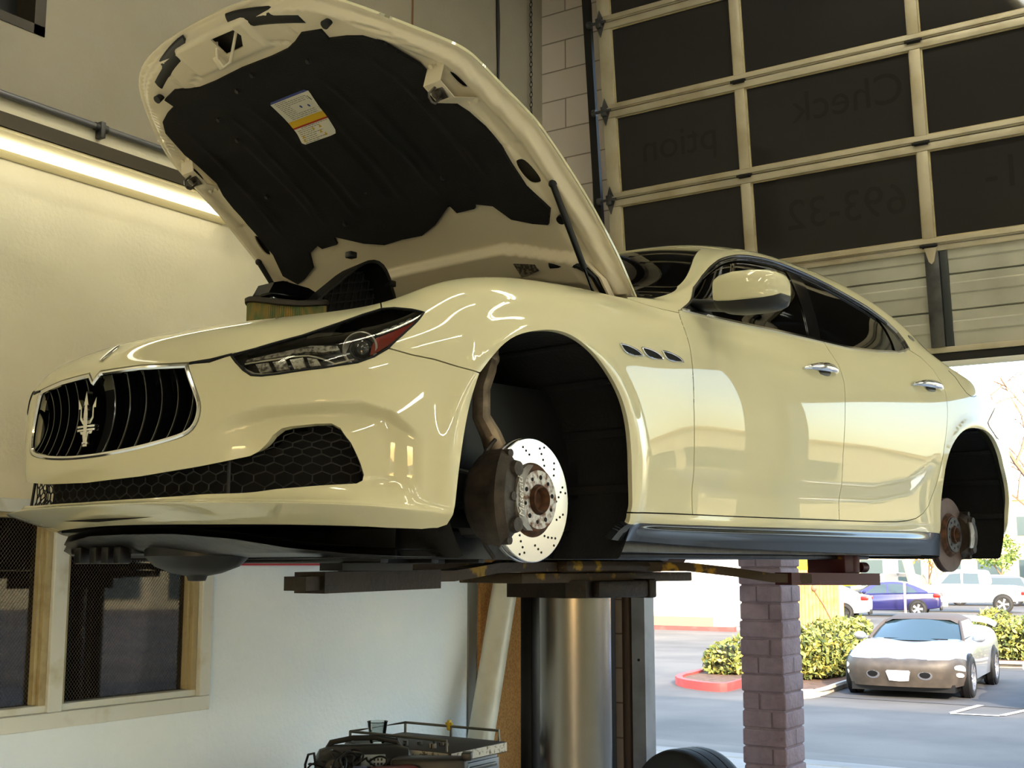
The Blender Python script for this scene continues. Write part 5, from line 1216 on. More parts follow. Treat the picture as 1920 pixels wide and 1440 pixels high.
def tyre(name, R0, w, rim_r, parent=None, m=tyre_m):
    prof = [(rim_r, -w*.38), (rim_r+.012, -w*.47), (rim_r+.4*(R0-rim_r), -w*.50), (R0-.025, -w*.47), (R0-.006, -w*.40), (R0, -w*.30), (R0, -w*.155), (R0-.006, -w*.15), (R0-.006, -w*.13), (R0, -w*.125), (R0+.001, 0), (R0, w*.125), (R0-.006, w*.13), (R0-.006, w*.15), (R0, w*.155), (R0, w*.30), (R0-.006, w*.40), (R0-.025, w*.47), (rim_r+.4*(R0-rim_r), w*.50), (rim_r+.012, w*.47), (rim_r, w*.38), (rim_r+.01, w*.30), (R0-.03, w*.25), (R0-.03, -w*.25), (rim_r+.01, -w*.30)]
    g = MB(); g.lathe(prof, 72, close=True); return g.build(name, m, parent)
o = tyre('loose_tyre', .352, .25, .235); o.location = (-2.80, 5.78, .353); o.rotation_euler = (R(90), 0, R(-20+180)); o.location.z = .352
tag(o, 'worn black car tyre standing upright without a rim in the doorway', 'tyre')
g = MB(); g.lathe([(.262, .1255), (.302, .1262), (.302, .1275), (.262, .1268)], 72, close=True); g.build('sidewall_ring', mat('sidewall_grey', (120, 120, 118), .6), o)

# tool cart
cart = thing('tool_cart', 'grey steel tool cart with a railed top and a printed white edge strip', 'tool cart', (-3.33, 4.40, 0), 0)
g = MB(); g.box((-.33, -.18, .10), (.19, .18, .80), .008); g.build('body', mat('cart_grey', (98, 104, 116), .45, .3, noise=(7, (76, 82, 94), .45, .75)), cart)
g = MB(); g.box((-.35, -.205, .80), (.22, .205, .845), .006); top = g.build('worktop', mat('cart_top', (52, 50, 48), .6), cart)
g = MB(); g.box((.221, -.20, .806), (.224, .20, .842)); g.box((-.34, -.209, .806), (.21, -.206, .842)); g.build('edge_strip', mat('strip_white', (206, 200, 186), .5, noise=(60, (120, 110, 90), .55, .62)), cart, smooth=0)
for k, z in enumerate((.12, .29, .46, .63)):
    d = MB().box((.191, -.17, z), (.205, .17, z+.155), .004).build('drawer', mat('cart_grey', (98, 104, 116)), cart); MB().box((.206, -.13, z+.125), (.222, .13, z+.14), .003).build('drawer_handle', galv, d)
g = MB(); g.tube([(.19, -.19, .845), (.19, -.19, .89), (-.33, -.19, .89), (-.33, .19, .89), (.19, .19, .89), (.19, .19, .845)], .006, 8)
for p in ((-.33, -.19), (-.33, .19), (-.07, .19), (-.07, -.19)): g.cyl((p[0], p[1], .84), (p[0], p[1], .89), .006, n=8)
g.build('rail', mat('rail_steel', (110, 108, 100), .35, .8), cart)
for x in (-.27, .13):
    for y in (-.14, .14): g = MB(); g.cyl((x, y-.02, .05), (x, y+.02, .05), .05, n=20); g.build('caster', black_pl, cart)
def near_cart(x, y, z): return Vector((-3.33+x, 4.40+y, z))
g = MB(); g.lathe([(.0, 0), (.030, 0), (.032, .006), (.043, .085), (.046, .09), (.041, .086), (.029, .010), (0, .009)], 32); o = g.build('drinking_glass', glass_mat('cup_glass', (.82, .84, .82), 1.45, .02)); o.location = near_cart(-.22, -.14, .845)
tag(o, 'small clear tapered glass cup standing on the cart top beside the radio', 'glass')
g = MB(); g.sph((0, 0, .02), .012, 12); g.box((-.006, -.010, .01), (.006, .010, .055), .003); g.box((-.018, -.006, .03), (.018, .006, .045), .003); o = g.build('yellow_clip', mat('clip_yellow', (206, 176, 40), .5)); o.location = near_cart(-.08, .19, .862)
tag(o, 'small yellow clip hooked on the back rail of the tool cart', 'clip')
random.seed(5)
for k in range(9):
    g = MB(); r_ = random.uniform(.008, .014)
    if k % 2: g.cyl((0, 0, 0), (0, 0, .018), r_, n=6)
    else: g.lathe([(r_*.5, 0), (r_, 0), (r_, .012), (r_*.5, .012)], 16, close=True)
    o = g.build('metal_nut', galv); o.location = near_cart(random.uniform(-.08, .10), random.uniform(-.15, -.02), .846); tag(o, 'small loose metal nut or bolt lying on the cart top', 'nut', 'loose nuts and bolts on the cart top')

bench = thing('work_table', 'low dark steel work table under the pile of radio, cables and chargers', 'table', (-3.46, 3.93, 0), 0)
g = MB(); g.box((-.45, -.36, .65), (.34, .235, .69), .005); g.build('tabletop', dark_steel, bench)
for x in (-.40, .30):
    for y in (-.31, .19): g = MB(); g.box((x-.02, y-.02, 0), (x+.02, y+.02, .65)); g.build('leg', dark_steel, bench, smooth=0)
def BP(x, y, z): return Vector((-3.46+x, 3.93+y, .69+z))
# radio
rad = thing('radio', 'black portable radio with rounded top, handle and pale display on the cluttered table', 'radio', BP(.04, .09, 0), R(42)); rad.scale = (.9, .9, .95)
g = MB(); rr = []
for x, s_ in ((-.22, .45), (-.20, .8), (-.14, .97), (0, 1.0), (.14, .97), (.20, .8), (.22, .45)):
    rr.append([(x, .09*math.cos(a)*(.6+.4*s_), .10+.10*math.sin(a)*s_) for a in np.linspace(0, 2*PI, 25)[:-1]])
g.loft(rr); g.build('body', mat('radio_dark', (46, 48, 50), .35), rad)
g = MB(); g.box((-.055, -.004, 0), (.055, .004, .05), .003, Matrix.Translation((.04, -.088, .115)) @ Matrix.Rotation(R(-18), 4, 'X')); g.build('display', mat('radio_display', (168, 178, 186), .3), rad)
g = MB()
for i in range(4):
    for j in range(2): g.box((.045+.016*i-.02, -.100, .122+.018*j), (.053+.016*i-.02, -.094, .132+.018*j))
g.build('digit', mat('digit_dark', (30, 32, 36), .4), rad, smooth=0)
g = MB(); g.tube([(-.17, .01, .17), (-.15, .01, .205), (-.05, .01, .222), (.05, .01, .222), (.15, .01, .205), (.17, .01, .17)], .012, 10); g.build('handle', black_pl, rad)
for x in (-.13, .145): g = MB(); g.cyl((x, -.09, .10), (x, -.10, .10), .055, .05, n=24); g.build('speaker', black_pl, rad)
# tangled cables
for k in range(7):
    random.seed(20+k); pts = []; c_ = (random.uniform(-.10, .12), random.uniform(-.20, -.02)); a0 = random.uniform(0, 6)
    for i in range(16): a = a0+i*.62; rr_ = .05+.04*math.sin(i*1.3+k); pts.append((c_[0]+rr_*math.cos(a), c_[1]+rr_*.8*math.sin(a), .04+.05*math.sin(i*.8+k)+.012*k))
    pts = spl(pts, 5); g = MB(); g.tube(pts, .0042, 6); o = g.build('cable', black_pl); o.location = BP(.06, .0, .03); tag(o, 'black charger cable in the tangled heap in front of the radio', 'cable', 'tangled black cables before the radio')
g = MB(); g.tube([(0, 0, 0), (0, -.005, .10), (.02, -.01, .14), (.06, -.02, .15), (.08, -.03, .10)], .005, 8); g.tube([(-.07, 0, 0), (-.05, 0, .03), (.0, 0, .05)], .004, 6); o = g.build('cable', black_pl); o.location = BP(-.10, -.10, .02); tag(o, 'stiff black cable arching up at the left end of the pile', 'cable')
def gadget(name, label, cat, loc, rz, parts):
    r_ = thing(name, label, cat, BP(*loc), rz)
    for pn, pm, lo, hi, bv in parts: MB().box(lo, hi, bv).build(pn, pm, r_)
    return r_
redp = mat('red_plastic', (120, 24, 26), .4); greyp = mat('grey_plastic', (150, 154, 158), .45); maroon = mat('maroon_plastic', (74, 34, 38), .5)
gadget('charger_box', 'dark red box with a black slot at the left end of the pile', 'box', (-.02, -.27, 0), R(38), [('case', maroon, (-.10, -.06, 0), (.10, .06, .10), .008), ('slot', black_pl, (-.08, -.063, .02), (-.02, -.058, .07), 0)])
gadget('power_adapter', 'small white plug adapter standing upright in front of the cables', 'adapter', (.14, -.22, 0), R(30), [('case', mat('white_plastic', (214, 212, 202), .45), (-.03, -.025, 0), (.03, .025, .115), .006), ('pin', galv, (-.002, -.002, .11), (.002, .002, .15), 0)])
gadget('battery_tool', 'red and black cordless tool lying among the cables by the battery charger', 'power tool', (.27, .0, .03), R(60), [('body', redp, (-.10, -.05, 0), (.10, .05, .10), .02), ('grip', black_pl, (-.13, -.03, .02), (-.08, .03, .08), .01), ('cap', mat('pink_plastic', (200, 110, 130), .4), (.08, -.03, .03), (.115, .03, .07), .008)])
gadget('battery_charger', 'long black battery charger with grey end cap right of the red tool', 'battery charger', (.33, .17, .02), R(30), [('case', black_pl, (-.16, -.06, 0), (.14, .06, .13), .015), ('end_cap', greyp, (.10, -.062, .01), (.145, .062, .09), .006), ('strap', black_pl, (.12, -.03, .12), (.16, .03, .15), .004)])
gadget('parts_tray', 'small grey plastic parts tray at the right front edge of the pile', 'tray', (.36, -.02, 0), R(30), [('tray', greyp, (-.07, -.06, 0), (.07, .06, .05), .006), ('label', mat('white_plastic', (214, 212, 202)), (.071, -.03, .01), (.073, .03, .04), 0)])
gadget('rubber_mallet', 'blue and white cylinder tool head poking out of the cables', 'tool', (.20, -.12, .02), R(40), [('head', mat('tool_blue', (60, 72, 120), .4), (-.03, -.025, 0), (.03, .025, .12), .012), ('band', greyp, (-.031, -.026, .05), (.031, .026, .09), .012)])
g = MB(); g.cyl((0, -.18, 0), (0, .14, 0), .010, n=14); g.cyl((0, .10, 0), (0, .16, 0), .016, n=14); o = g.build('socket_wrench', chrome); o.location = (-4.05, 3.15, .735); tag(o, 'chrome handled wrench lying on the ledge under the window, only its end in view', 'wrench')
sh = MB().box((-4.16, 2.6, .68), (-3.95, 3.36, .72), .004).build('wall_shelf', dark_steel); tag(sh, 'narrow dark shelf on the left wall below the window', 'shelf')
# ================================================================ outside: lot, pillar, parked cars, hedges, trees
asphalt = mat('asphalt', (103, 98, 92), .9, noise=(.55, (78, 75, 73), .35, .7, 8), bump=(40, .3))
apron_m = mat('apron_concrete', (138, 132, 126), .85, noise=(.8, (116, 112, 106), .4, .75, 6))
def gz(y): return float(np.interp(y, [6.8, 7.6, 14, 400], [0, -.02, -.5, -.5]))
def strip(name, x0, x1, ys, m, dz=0, kind='structure'):
    mb = MB(); ya = []
    for a, b_ in zip(ys[:-1], ys[1:]): ya += list(np.linspace(a, b_, 6))[:-1]
    ya.append(ys[-1]); mb.loft([[(x0, y, gz(y)+dz), (x1, y, gz(y)+dz)] for y in ya], closed=False, caps=False); o = mb.build(name, m, smooth=0); o['kind'] = kind; return o
yard = [((8.25, -60, -.12), (60, 6.78, -.04)), ((-40, -60, -.12), (8.25, -7.25, -.04))]
struct('floor_yard', yard, asphalt)
strip('floor_apron', -40, 30, [6.8, 7.6, 12.4], apron_m); strip('floor_gutter', -40, 30, [12.42, 13.0], mat('gutter_concrete', (128, 124, 118), .85, noise=(1.2, (104, 100, 96), .4, .8)), .002)
strip('floor_lot', -160, 160, [13.02, 14, 60, 400], asphalt)
strip('floor_patch', -7.6, 6, [19.9, 27], mat('lot_darker', (84, 82, 82), .9, noise=(1.1, (66, 66, 68), .35, .7)), .006)  # darker area of ground around the convertible
line_m = mat('line_paint', (226, 222, 214), .8)
for q in (((-4.95, 18.65), (-4.30, 18.75)), ((-4.28, 18.8), (-4.05, 20.2)), ((-4.95, 18.75), (-4.85, 20.0))):
    (x0, y0), (x1, y1) = q; d = Vector((x1-x0, y1-y0, 0)); n_ = Vector((-d.y, d.x, 0)).normalized()*.05; mb = MB(); mb.face([(x0+n_.x, y0+n_.y, -.49), (x1+n_.x, y1+n_.y, -.49), (x1-n_.x, y1-n_.y, -.49), (x0-n_.x, y0-n_.y, -.49)])
    S_(mb.build('trim_line', line_m, smooth=0))
# block pillar
bl = mat('pillar_block', (128, 110, 113), .9, noise=(9, (110, 92, 96), .35, .75), bump=(34, .9))
pil = thing('block_pillar', 'mauve slump block pillar outside the doorway between the bays', 'pillar', (-3.34, 8.17, gz(8.2)))
random.seed(3); rows = 31
mb = MB()
for k in range(rows):
    z = k*.118; e = [random.uniform(-.006, .008) for _ in range(4)]
    mb.box((-.150-e[0], -.17-e[1]*.5, z+.004), (.150+e[2], .17+e[3], z+.114), .012, seg=3)
    for xx in ((-.02,) if k % 2 else (.06,)): pass
mb.box((-.140, -.160, 0), (.140, .160, rows*.118)); mb.build('shaft', bl, pil)
mb = MB()
for k in range(rows):
    z = k*.118
    x = (-.03, .055)[k % 2] if k % 3 != 1 else -.5
    if x > -.4: mb.box((x, -.1765, z+.01), (x+.006, -.172, z+.108))
    if k % 4 == 0: mb.box((.1565, .0, z+.01), (.158, .005, z+.108))
mb.build('joint', mat('joint_dark', (90, 78, 80), .9), pil, smooth=0)
S_(MB().box((-14, 6.82, 3.75), (14, 8.6, 4.0)).build('trim_sky_shade', mat('sky_shade_slab', (150, 138, 130), .8), smooth=0))  # unseen overhang, widened to a slab to keep sky light off the pillar

# white building, kerbs
def boxo(name, lo, hi, m, bev=0): return MB().box(lo, hi, bev).build(name, m, smooth=0)
wb = thing('white_building', 'low bright white building beyond the lot left of the block pillar', 'building', (-21, 40.5, -.5), R(0))
boxo('wall', (-30, -1.5, 0), (3.0, 3.6, 4.4), mat('stucco_white', (236, 230, 220), .9)).parent = wb
boxo('wall_base', (-30, -1.53, 0), (3.03, -1.5, .38), mat('stucco_ochre', (216, 168, 96), .9)).parent = wb
boxo('roof_edge', (-30.2, -1.7, 4.4), (3.2, 3.6, 4.6), mat('stucco_white', (236, 230, 220))).parent = wb
red_k = mat('kerb_red', (196, 66, 62), .7, noise=(3, (170, 90, 84), .5, .8)); conc_k = mat('kerb_concrete', (186, 180, 170), .85, noise=(4, (156, 150, 142), .4, .7))
k1 = boxo('red_kerb', (-50, 37.55, -.5), (-16.6, 37.75, -.36), red_k); tag(k1, 'long red painted kerb in front of the white building', 'kerb')
soil = mat('soil', (112, 84, 66), .95, noise=(8, (78, 60, 48), .4, .7))
def island(name, label, pts, m, h=.14, inner=soil):
    o = thing(name, label, 'kerb', (0, 0, -.5)); q = smooth_poly(pts, 2); c = np.mean(q, axis=0); q2 = []
    for p in q: d = np.array(p)-c; L = np.linalg.norm(d); q2.append(tuple(c+d*(L-.16)/L))
    mb = MB(); mb.loft([[(x, y, 0) for x, y in q], [(x, y, h) for x, y in q], [(x, y, h) for x, y in q2], [(x, y, h-.05) for x, y in q2]], caps=False); mb.build('kerb_edge', m, o)
    mb = MB(); mb.face([(x, y, h-.04) for x, y in q2]); mb.build('planting_bed', inner, o, smooth=0); return o
island('kerb_island', 'red painted kerb island with a small plant, left of the block pillar', [(-10.3, 20.3), (-8.9, 19.5), (-8.95, 20.4), (-9.3, 23.6), (-10.6, 24.0), (-10.6, 22.2)], red_k)
island('kerb_island', 'grey concrete kerb island holding the hedge behind the silver convertible', [(-7.75, 19.3), (-7.25, 19.5), (-7.5, 21.5), (-7.6, 25.4), (-7.3, 27.9), (2, 27.9), (2, 31.5), (-9.3, 31.5), (-9.25, 26), (-8.9, 21.5), (-8.2, 19.5)], conc_k)
# foliage
def leafmat(name, c1, c2, c3):
    m = bpy.data.materials.new(name); m.use_nodes = True; t = m.node_tree; b = t.nodes['Principled BSDF']; b.inputs['Roughness'].default_value = .6
    g = t.nodes.new('ShaderNodeNewGeometry'); cr = t.nodes.new('ShaderNodeValToRGB'); t.links.new(g.outputs['Random Per Island'], cr.inputs[0]); e = cr.color_ramp.elements
    e[0].color = (*s2l(c1), 1); e[1].color = (*s2l(c3), 1); q = e.new(.5); q.color = (*s2l(c2), 1); t.links.new(cr.outputs[0], b.inputs['Base Color']); return m
hedge_m = leafmat('hedge_leaves', (70, 84, 46), (120, 128, 58), (196, 180, 90)); green_m = leafmat('green_leaves', (60, 84, 44), (96, 120, 56), (150, 160, 80)); orange_m = leafmat('autumn_leaves', (190, 120, 60), (206, 150, 80), (150, 140, 70))
def leaves(name, m, parent, n, fn, size, seed):
    rg = np.random.RandomState(seed); V = []; F = []
    for i in range(n):
        p = np.array(fn(rg)); a = rg.randn(3); a /= np.linalg.norm(a); b_ = np.cross(a, rg.randn(3)); b_ /= np.linalg.norm(b_); s = size*rg.uniform(.6, 1.3); k = len(V)
        V += [tuple(p-a*s), tuple(p+b_*s*.5), tuple(p+a*s), tuple(p-b_*s*.5)]; F.append((k, k+1, k+2, k+3))
    me = bpy.data.meshes.new(name); me.from_pydata(V, [], F); return obj(name, me, m, parent)
def hedge(label, x0, x1, y0, y1, h, n, seed, m=hedge_m, z0=-.42, size=.06):
    o = thing('hedge', label, 'hedge', ((x0+x1)/2, (y0+y1)/2, z0), 0, 'hedges and shrubs in the parking lot'); lx, ly = (x1-x0)/2, (y1-y0)/2
    def fn(rg):
        while True:
            p = rg.uniform(-1, 1, 3)
            r_ = (abs(p[0])**4+abs(p[1])**4+abs(p[2])**4)
            if .55 < r_ < 1.0 and p[2] > -.95: break
        bump = 1+.12*math.sin(p[0]*lx*5)+.1*math.sin(p[1]*ly*6+1)
        return p[0]*lx, p[1]*ly, h/2*(1+p[2])*bump
    leaves('foliage', m, o, n, fn, size, seed)
    mb = MB(); mb.box((-lx*.75, -ly*.75, 0), (lx*.75, ly*.75, h*.82), .15); mb.build('branches', mat('hedge_inner', (48, 50, 28), .95), o); return o
hedge('yellow green leafy hedge beside the block pillar, left of the silver convertible', -8.75, -7.75, 21.3, 24.6, .92, 5200, 1)
hedge('sunlit yellow green hedge behind the tail of the silver convertible', -7.15, -4.6, 28.3, 30.0, .95, 5200, 2)
hedge('small leafy shrub growing in the red kerb island', -10.3, -9.5, 21.6, 22.8, .62, 900, 3)
def tree(name, label, x, y, h, cr, m, n, seed, bare=False, tr=.12, ch=None):
    o = thing(name, label, 'tree', (x, y, -.5)); random.seed(seed); mb = MB(); tips = []
    def br_(p, d, L, r_, lv):
        pts = [p]; q = Vector(p); dd = Vector(d)
        for i in range(4): dd = (dd+Vector((random.uniform(-.22, .22), random.uniform(-.22, .22), random.uniform(-.08, .16)))).normalized(); q = q+dd*L/4; pts.append(q.copy())
        mb.tube(pts, [r_*(1-.15*i) for i in range(5)], 5, caps=False); tips.append(q.copy())
        if lv > 0:
            for k in range(3 if lv > 1 else 4):
                a = random.uniform(0, 2*PI); nd = (dd*.7+Vector((math.cos(a), math.sin(a), random.uniform(-.1, .5)))*.75).normalized(); br_(pts[random.randint(2, 4)], nd, L*.66, r_*.55, lv-1)
    br_((0, 0, 0), (0, 0, 1), h*.42, tr, 4 if bare else 2); mb.build('trunk', mat('bark', (112, 92, 76), .9), o)
    if not bare:
        c = Vector((0, 0, (ch or h*.68)))
        def fn(rg): p = rg.randn(3); p /= np.linalg.norm(p); p *= rg.uniform(.55, 1)**.5*cr*(1+.2*math.sin(p[0]*7)+.15*math.cos(p[1]*9)); return c.x+p[0], c.y+p[1], c.z+p[2]*.8
        leaves('foliage', m, o, n, fn, .16, seed)
    return o
tree('bare_tree', 'tall bare branched tree rising beside the tail of the sedan', -7.4, 38, 9.5, 3, None, 0, 8, bare=True, tr=.16)
tree('bare_tree', 'bare tree farther back at the right edge of the view', -7.2, 44, 10.5, 3, None, 0, 13, bare=True, tr=.16)
tree('autumn_tree', 'orange and green leaved tree at the far right beyond the pickup', -15.5, 92, 7.0, 2.0, orange_m, 1800, 4)
tree('autumn_tree', 'orange brown tree at the far right edge, behind the red car', -11.0, 88, 7.5, 2.2, orange_m, 1800, 14)
tree('green_tree', 'small green tree standing before the far shops', -20.5, 91.5, 4.6, 1.5, green_m, 900, 5)
tree('green_tree', 'leafy tree left of the far lamp pole', -25.5, 92, 5.5, 1.8, orange_m, 900, 6)
for k, (x, y, lab) in enumerate(((-19.2, 66, 'thick pale pruned tree trunk behind the blue sedan'), (-17.9, 67, 'pale leaning trunk right of the pruned trunk'))):
    o = thing('tree_trunk', lab, 'tree', (x, y, -.5)); mb = MB(); mb.tube([(0, 0, 0), (.1, 0, 1.2), (-.15, 0, 2.4), (-.05, 0, 3.0)], [.28, .24, .26, .2], 8); mb.tube([(-.1, 0, 2.2), (.5, 0, 2.9), (.9, 0, 3.0)], [.16, .12, .1], 6); mb.tube([(-.1, 0, 2.3), (-.6, 0, 3.1)], [.16, .1], 6); mb.build('trunk', mat('bark_pale', (190, 160, 126), .9), o)
# grass strip, far buildings
gr = MB(); gr.box((-60, 76.5, -.5), (-8, 90, -.485)); tag(gr.build('grass_strip', mat('grass', (132, 150, 52), .95, noise=(2, (170, 172, 70), .4, .7)), smooth=0), 'strip of bright green grass beyond the parked cars', 'grass', kind='stuff')
def far_building(label, x, y, w, d, h, m, wins, rz=0):
    o = thing('shop_building', label, 'building', (x, y, -.5), rz); boxo('wall', (-w/2, 0, 0), (w/2, d, h), m).parent = o
    boxo('roof_edge', (-w/2-.3, -.3, h), (w/2+.3, d, h+.35), mat('fascia_tan', (196, 166, 120), .8)).parent = o
    for a, b_, z0, z1, mm in wins: boxo('window' if mm is far_gl else 'sign', (a, -.06, z0), (b_, 0, z1), mm).parent = o
    return o
far_gl = mat('far_glass', (70, 84, 88), .2); sgn_r = mat('sign_red', (190, 50, 50), .6); sgn_w = mat('sign_white', (226, 226, 230), .6); tan_b = mat('stucco_tan', (216, 200, 160), .9)
far_building('long tan two storey shop building with dark windows far beyond the pickup', -25, 112, 26, 10, 7.6, tan_b, [(-12+3.4*k, -10+3.4*k, 4.6, 6.2, far_gl) for k in range(7)]+[(-12+3.4*k, -10+3.4*k, .3, 2.6, far_gl) for k in range(7)]+[(2.3, 4.6, 3.0, 3.9, sgn_r), (2.3, 4.6, 2.1, 2.8, sgn_w)])
far_building('pale shop building with red trim at the far right', -11, 96, 11, 8, 6.5, mat('stucco_cream', (226, 212, 186), .9), [(-4, -2, 4, 6, sgn_r), (-1, 2, .4, 2.6, far_gl), (-4.8, -3, .4, 2.6, far_gl)])
far_building('low pale building far behind the yellow truck', -53, 104, 24, 10, 5.2, mat('stucco_cream', (226, 212, 186)), [(-10+4*k, -8+4*k, .6, 2.6, far_gl) for k in range(5)])
# wooden gate enclosure
wd = mat('wood_orange', (206, 146, 84), .7, noise=(3, (170, 108, 56), .4, .7))
en = thing('wooden_gate', 'orange wooden plank enclosure gate standing just right of the block pillar', 'gate', (-15.1, 40.9, -.5), R(62))
mb = MB()
for k in range(12): mb.box((-.95+k*.16, -.02, .1), (-.95+k*.16+.13, .02, 1.95))
mb.build('planks', wd, en, smooth=0)
for x in (-1.1, 1.05): MB().box((x-.10, -.10, 0), (x+.10, .10, 2.05)).build('post', mat('wood_pale', (226, 176, 110), .7), en, smooth=0)
g = MB(); g.tube([(-.1, -.04, 1.3), (.3, -.05, .8), (.75, -.04, .1)], .03, 6); g.sph((-.1, -.05, 1.35), .11, 10); g.build('brace', mat('bark', (112, 92, 76)), en)
en2 = MB().box((-15.9, 38.9, -.5), (-15.7, 39.9, 1.5)).build('wooden_fence', wd, smooth=0); tag(en2, 'short side panel of the wooden enclosure beside the gate post', 'fence'); en2.location.y = -.35
MBp = MB(); MBp.box((-17.5, 38.6, -.495), (-14.0, 41.6, -.47)); S_(MBp.build('floor_slab', conc_k, smooth=0))
# yellow box truck body
yt = thing('yellow_truck', 'bright yellow box truck parked beyond the white and blue sedans', 'truck', (-26.4, 73.5, -.5), R(8))
mb = MB(); mb.box((-5.2, -1.2, .9), (1.6, 1.2, 3.9), .08); mb.build('cargo_box', mat('truck_yellow', (250, 214, 30), .5), yt)
mb = MB(); mb.box((-7.2, -1.1, .6), (-5.3, 1.1, 2.7), .25); mb.build('cab', mat('truck_yellow', (250, 214, 30)), yt)
for x in (-6.3, -.2):
    for s in (-1, 1): g = MB(); g.cyl((x, s*.9, .48), (x, s*1.15, .48), .48, n=20); g.build('wheel', tyre_m, yt)
po = MB(); po.cyl((-15.3, 51.7, -.5), (-15.3, 51.7, .95), .05, n=8); tag(po.build('marker_post', mat('post_pink', (220, 170, 150), .6)), 'thin pale marker post in front of the blue sedan', 'post')
po = MB(); po.cyl((-15.9, 82, -.5), (-15.9, 82, 8), .09, n=8); tag(po.build('lamp_pole', mat('pole_white', (216, 206, 196), .6)), 'tall pale lamp pole beyond the white pickup', 'pole')

# ---------------------------------------------------------------- parked cars
rim_m = mat('alloy_rim', (200, 200, 205), .25, .9); glass_d = mat('far_car_glass', (44, 60, 66), .08, 0, .3); lamp_r = mat('tail_red', (186, 24, 20), .3); lamp_w = mat('lamp_white', (232, 228, 214), .3)
def wheel(parent, x, y, sg, r, dark=False, spokes=5):
    w = bpy.data.objects.new('wheel', None); C.objects.link(w); w.parent = parent; w.location = (x, y, r); w.rotation_euler = (R(-90)*sg, 0, 0)
    t_ = tyre('tyre', r, .22, r*.66, w)
    g = MB(); g.lathe([(r*.67, .10), (r*.66, .06), (r*.58, .04), (r*.56, -.05), (r*.62, -.08)], 32); g.lathe([(r*.12, .085), (r*.16, .06), (0, .06)], 16)
    for k in range(spokes):
        a = 2*PI*k/spokes; c, s_ = math.cos(a), math.sin(a)
        g.loft([[(c*r*.05-s_*.035*q, s_*r*.05+c*.035*q, .075-h_) for q, h_ in ((-1, .02), (-1, 0), (1, 0), (1, .02))], [(c*r*.62-s_*.055*q, s_*r*.62+c*.055*q, .085-h_) for q, h_ in ((-1, .02), (-1, 0), (1, 0), (1, .02))]])
    g.build('rim', mat('rim_dark', (70, 70, 74), .3, .8) if dark else rim_m, w)
    g = MB(); g.cyl((0, 0, -.05), (0, 0, .02), r*.6, n=24); g.build('brake', black_pl, w)
    return w
def side_car(label, cat, loc, rz, L, Wd, body, house, paint_m, wheels, r, name, lamps=True, dark_rims=False, windows=None, bed=None, group='cars parked out in the lot'):
    """body / house: side profiles (x from nose, z). Lofted across the width with rounding and tumblehome"""
    o = thing(name, label, cat, loc, rz, group); hw = Wd/2
    def prof(p, k): c = np.array([L/2, .65]); return [tuple(c+(np.array(q)-c)*np.array([1-(1-k)*.6, k])) for q in p]
    def plan(x): e = abs((x-L/2)/(L/2)); return 1-.16*e**4
    rings = []
    bp_ = smooth_poly(body, 2)
    for yy, k in ((-1, .90), (-.965, .965), (-.90, .99), (-.5, 1), (.5, 1), (.90, .99), (.965, .965), (1, .90)):
        rings.append([(x, yy*hw*plan(x), z) for x, z in prof(bp_, k)])
    mb = MB(); mb.loft(rings)
    b_ = mb.build('body', paint_m, o, smooth=50)
    hp_ = smooth_poly(house, 1); z0 = min(z for x, z in house); zt = max(z for x, z in house); rings = []
    for yy, k in ((-1, 1), (-.5, 1.0), (.5, 1.0), (1, 1)):
        rings.append([(x, yy*hw*(.90-.20*(z-z0)/(zt-z0)), z+(.03 if abs(yy) < 1 and z > z0+.2 else 0)) for x, z in hp_])
    mb = MB(); mb.loft(rings); hs = mb.build('roof', paint_m, o, smooth=40)
    for s in (-1, 1):
        for wp in windows:
            mb = MB(); mb.face([(x, s*(hw*(.90-.20*(z-z0)/(zt-z0))+.004), z) for x, z in wp]); mb.build('side_window', glass_d, hs, smooth=0)
    # front and rear glass
    xs = sorted(house, key=lambda q: -q[1]); top = [q for q in house if q[1] > zt-.08]; xf, xr = min(q[0] for q in top), max(q[0] for q in top); bf, br2 = min(q[0] for q in house), max(q[0] for q in house)
    for xa, xb, nm in ((bf, xf, 'windshield'), (br2, xr, 'rear_window')):
        sx = -1 if nm == 'windshield' else 1; mb = MB(); f = [(.12, .10), (.90, .88)]
        pa = (xa+(xb-xa)*.12, z0+(zt-z0)*.12); pb = (xa+(xb-xa)*.88, z0+(zt-z0)*.88)
        mb.face([(pa[0]+sx*.02, -hw*.82, pa[1]+.02), (pa[0]+sx*.02, hw*.82, pa[1]+.02), (pb[0]+sx*.02, hw*.66, pb[1]+.02), (pb[0]+sx*.02, -hw*.66, pb[1]+.02)]); mb.build(nm, glass_d, hs, smooth=0)
    for x in wheels:
        for s in (-1, 1):
            g = MB(); g.cyl((x, s*(hw*.93), r+.02), (x, s*(hw+.002), r+.02), r+.04, n=32); g.build('wheel_arch', black_pl, o); wheel(o, x, s*(hw-.055), s, r, dark_rims)
    if lamps:
        for s in (-1, 1):
            MB().box((L-.30, s*hw*.88-.10, .80), (L-.02, s*hw*.88+.10, .96), .04).build('tail_lamp', lamp_r, o); MB().box((.05, s*hw*.80-.14, .58), (.22, s*hw*.80+.14, .72), .04).build('head_lamp', lamp_w, o)
    for s in (-1, 1): g = MB(); g.sph((bf+.45, s*(hw+.06), z0+.10), 1, 12, (.09, .10, .075)); g.build('side_mirror', paint_m, o)
    mb = MB(); mb.box((.02, -hw*.6, .28), (.1, hw*.6, .5), .03); mb.box((L-.1, -hw*.5, .26), (L-.01, hw*.5, .46), .03); mb.build('bumper_grille', black_pl, o)
    return o
sed_body = [(.0, .35), (.02, .62), (.25, .76), (1.25, .93), (3.6, 1.0), (4.35, 1.0), (4.52, .92), (4.55, .55), (4.48, .28), (.15, .22)]
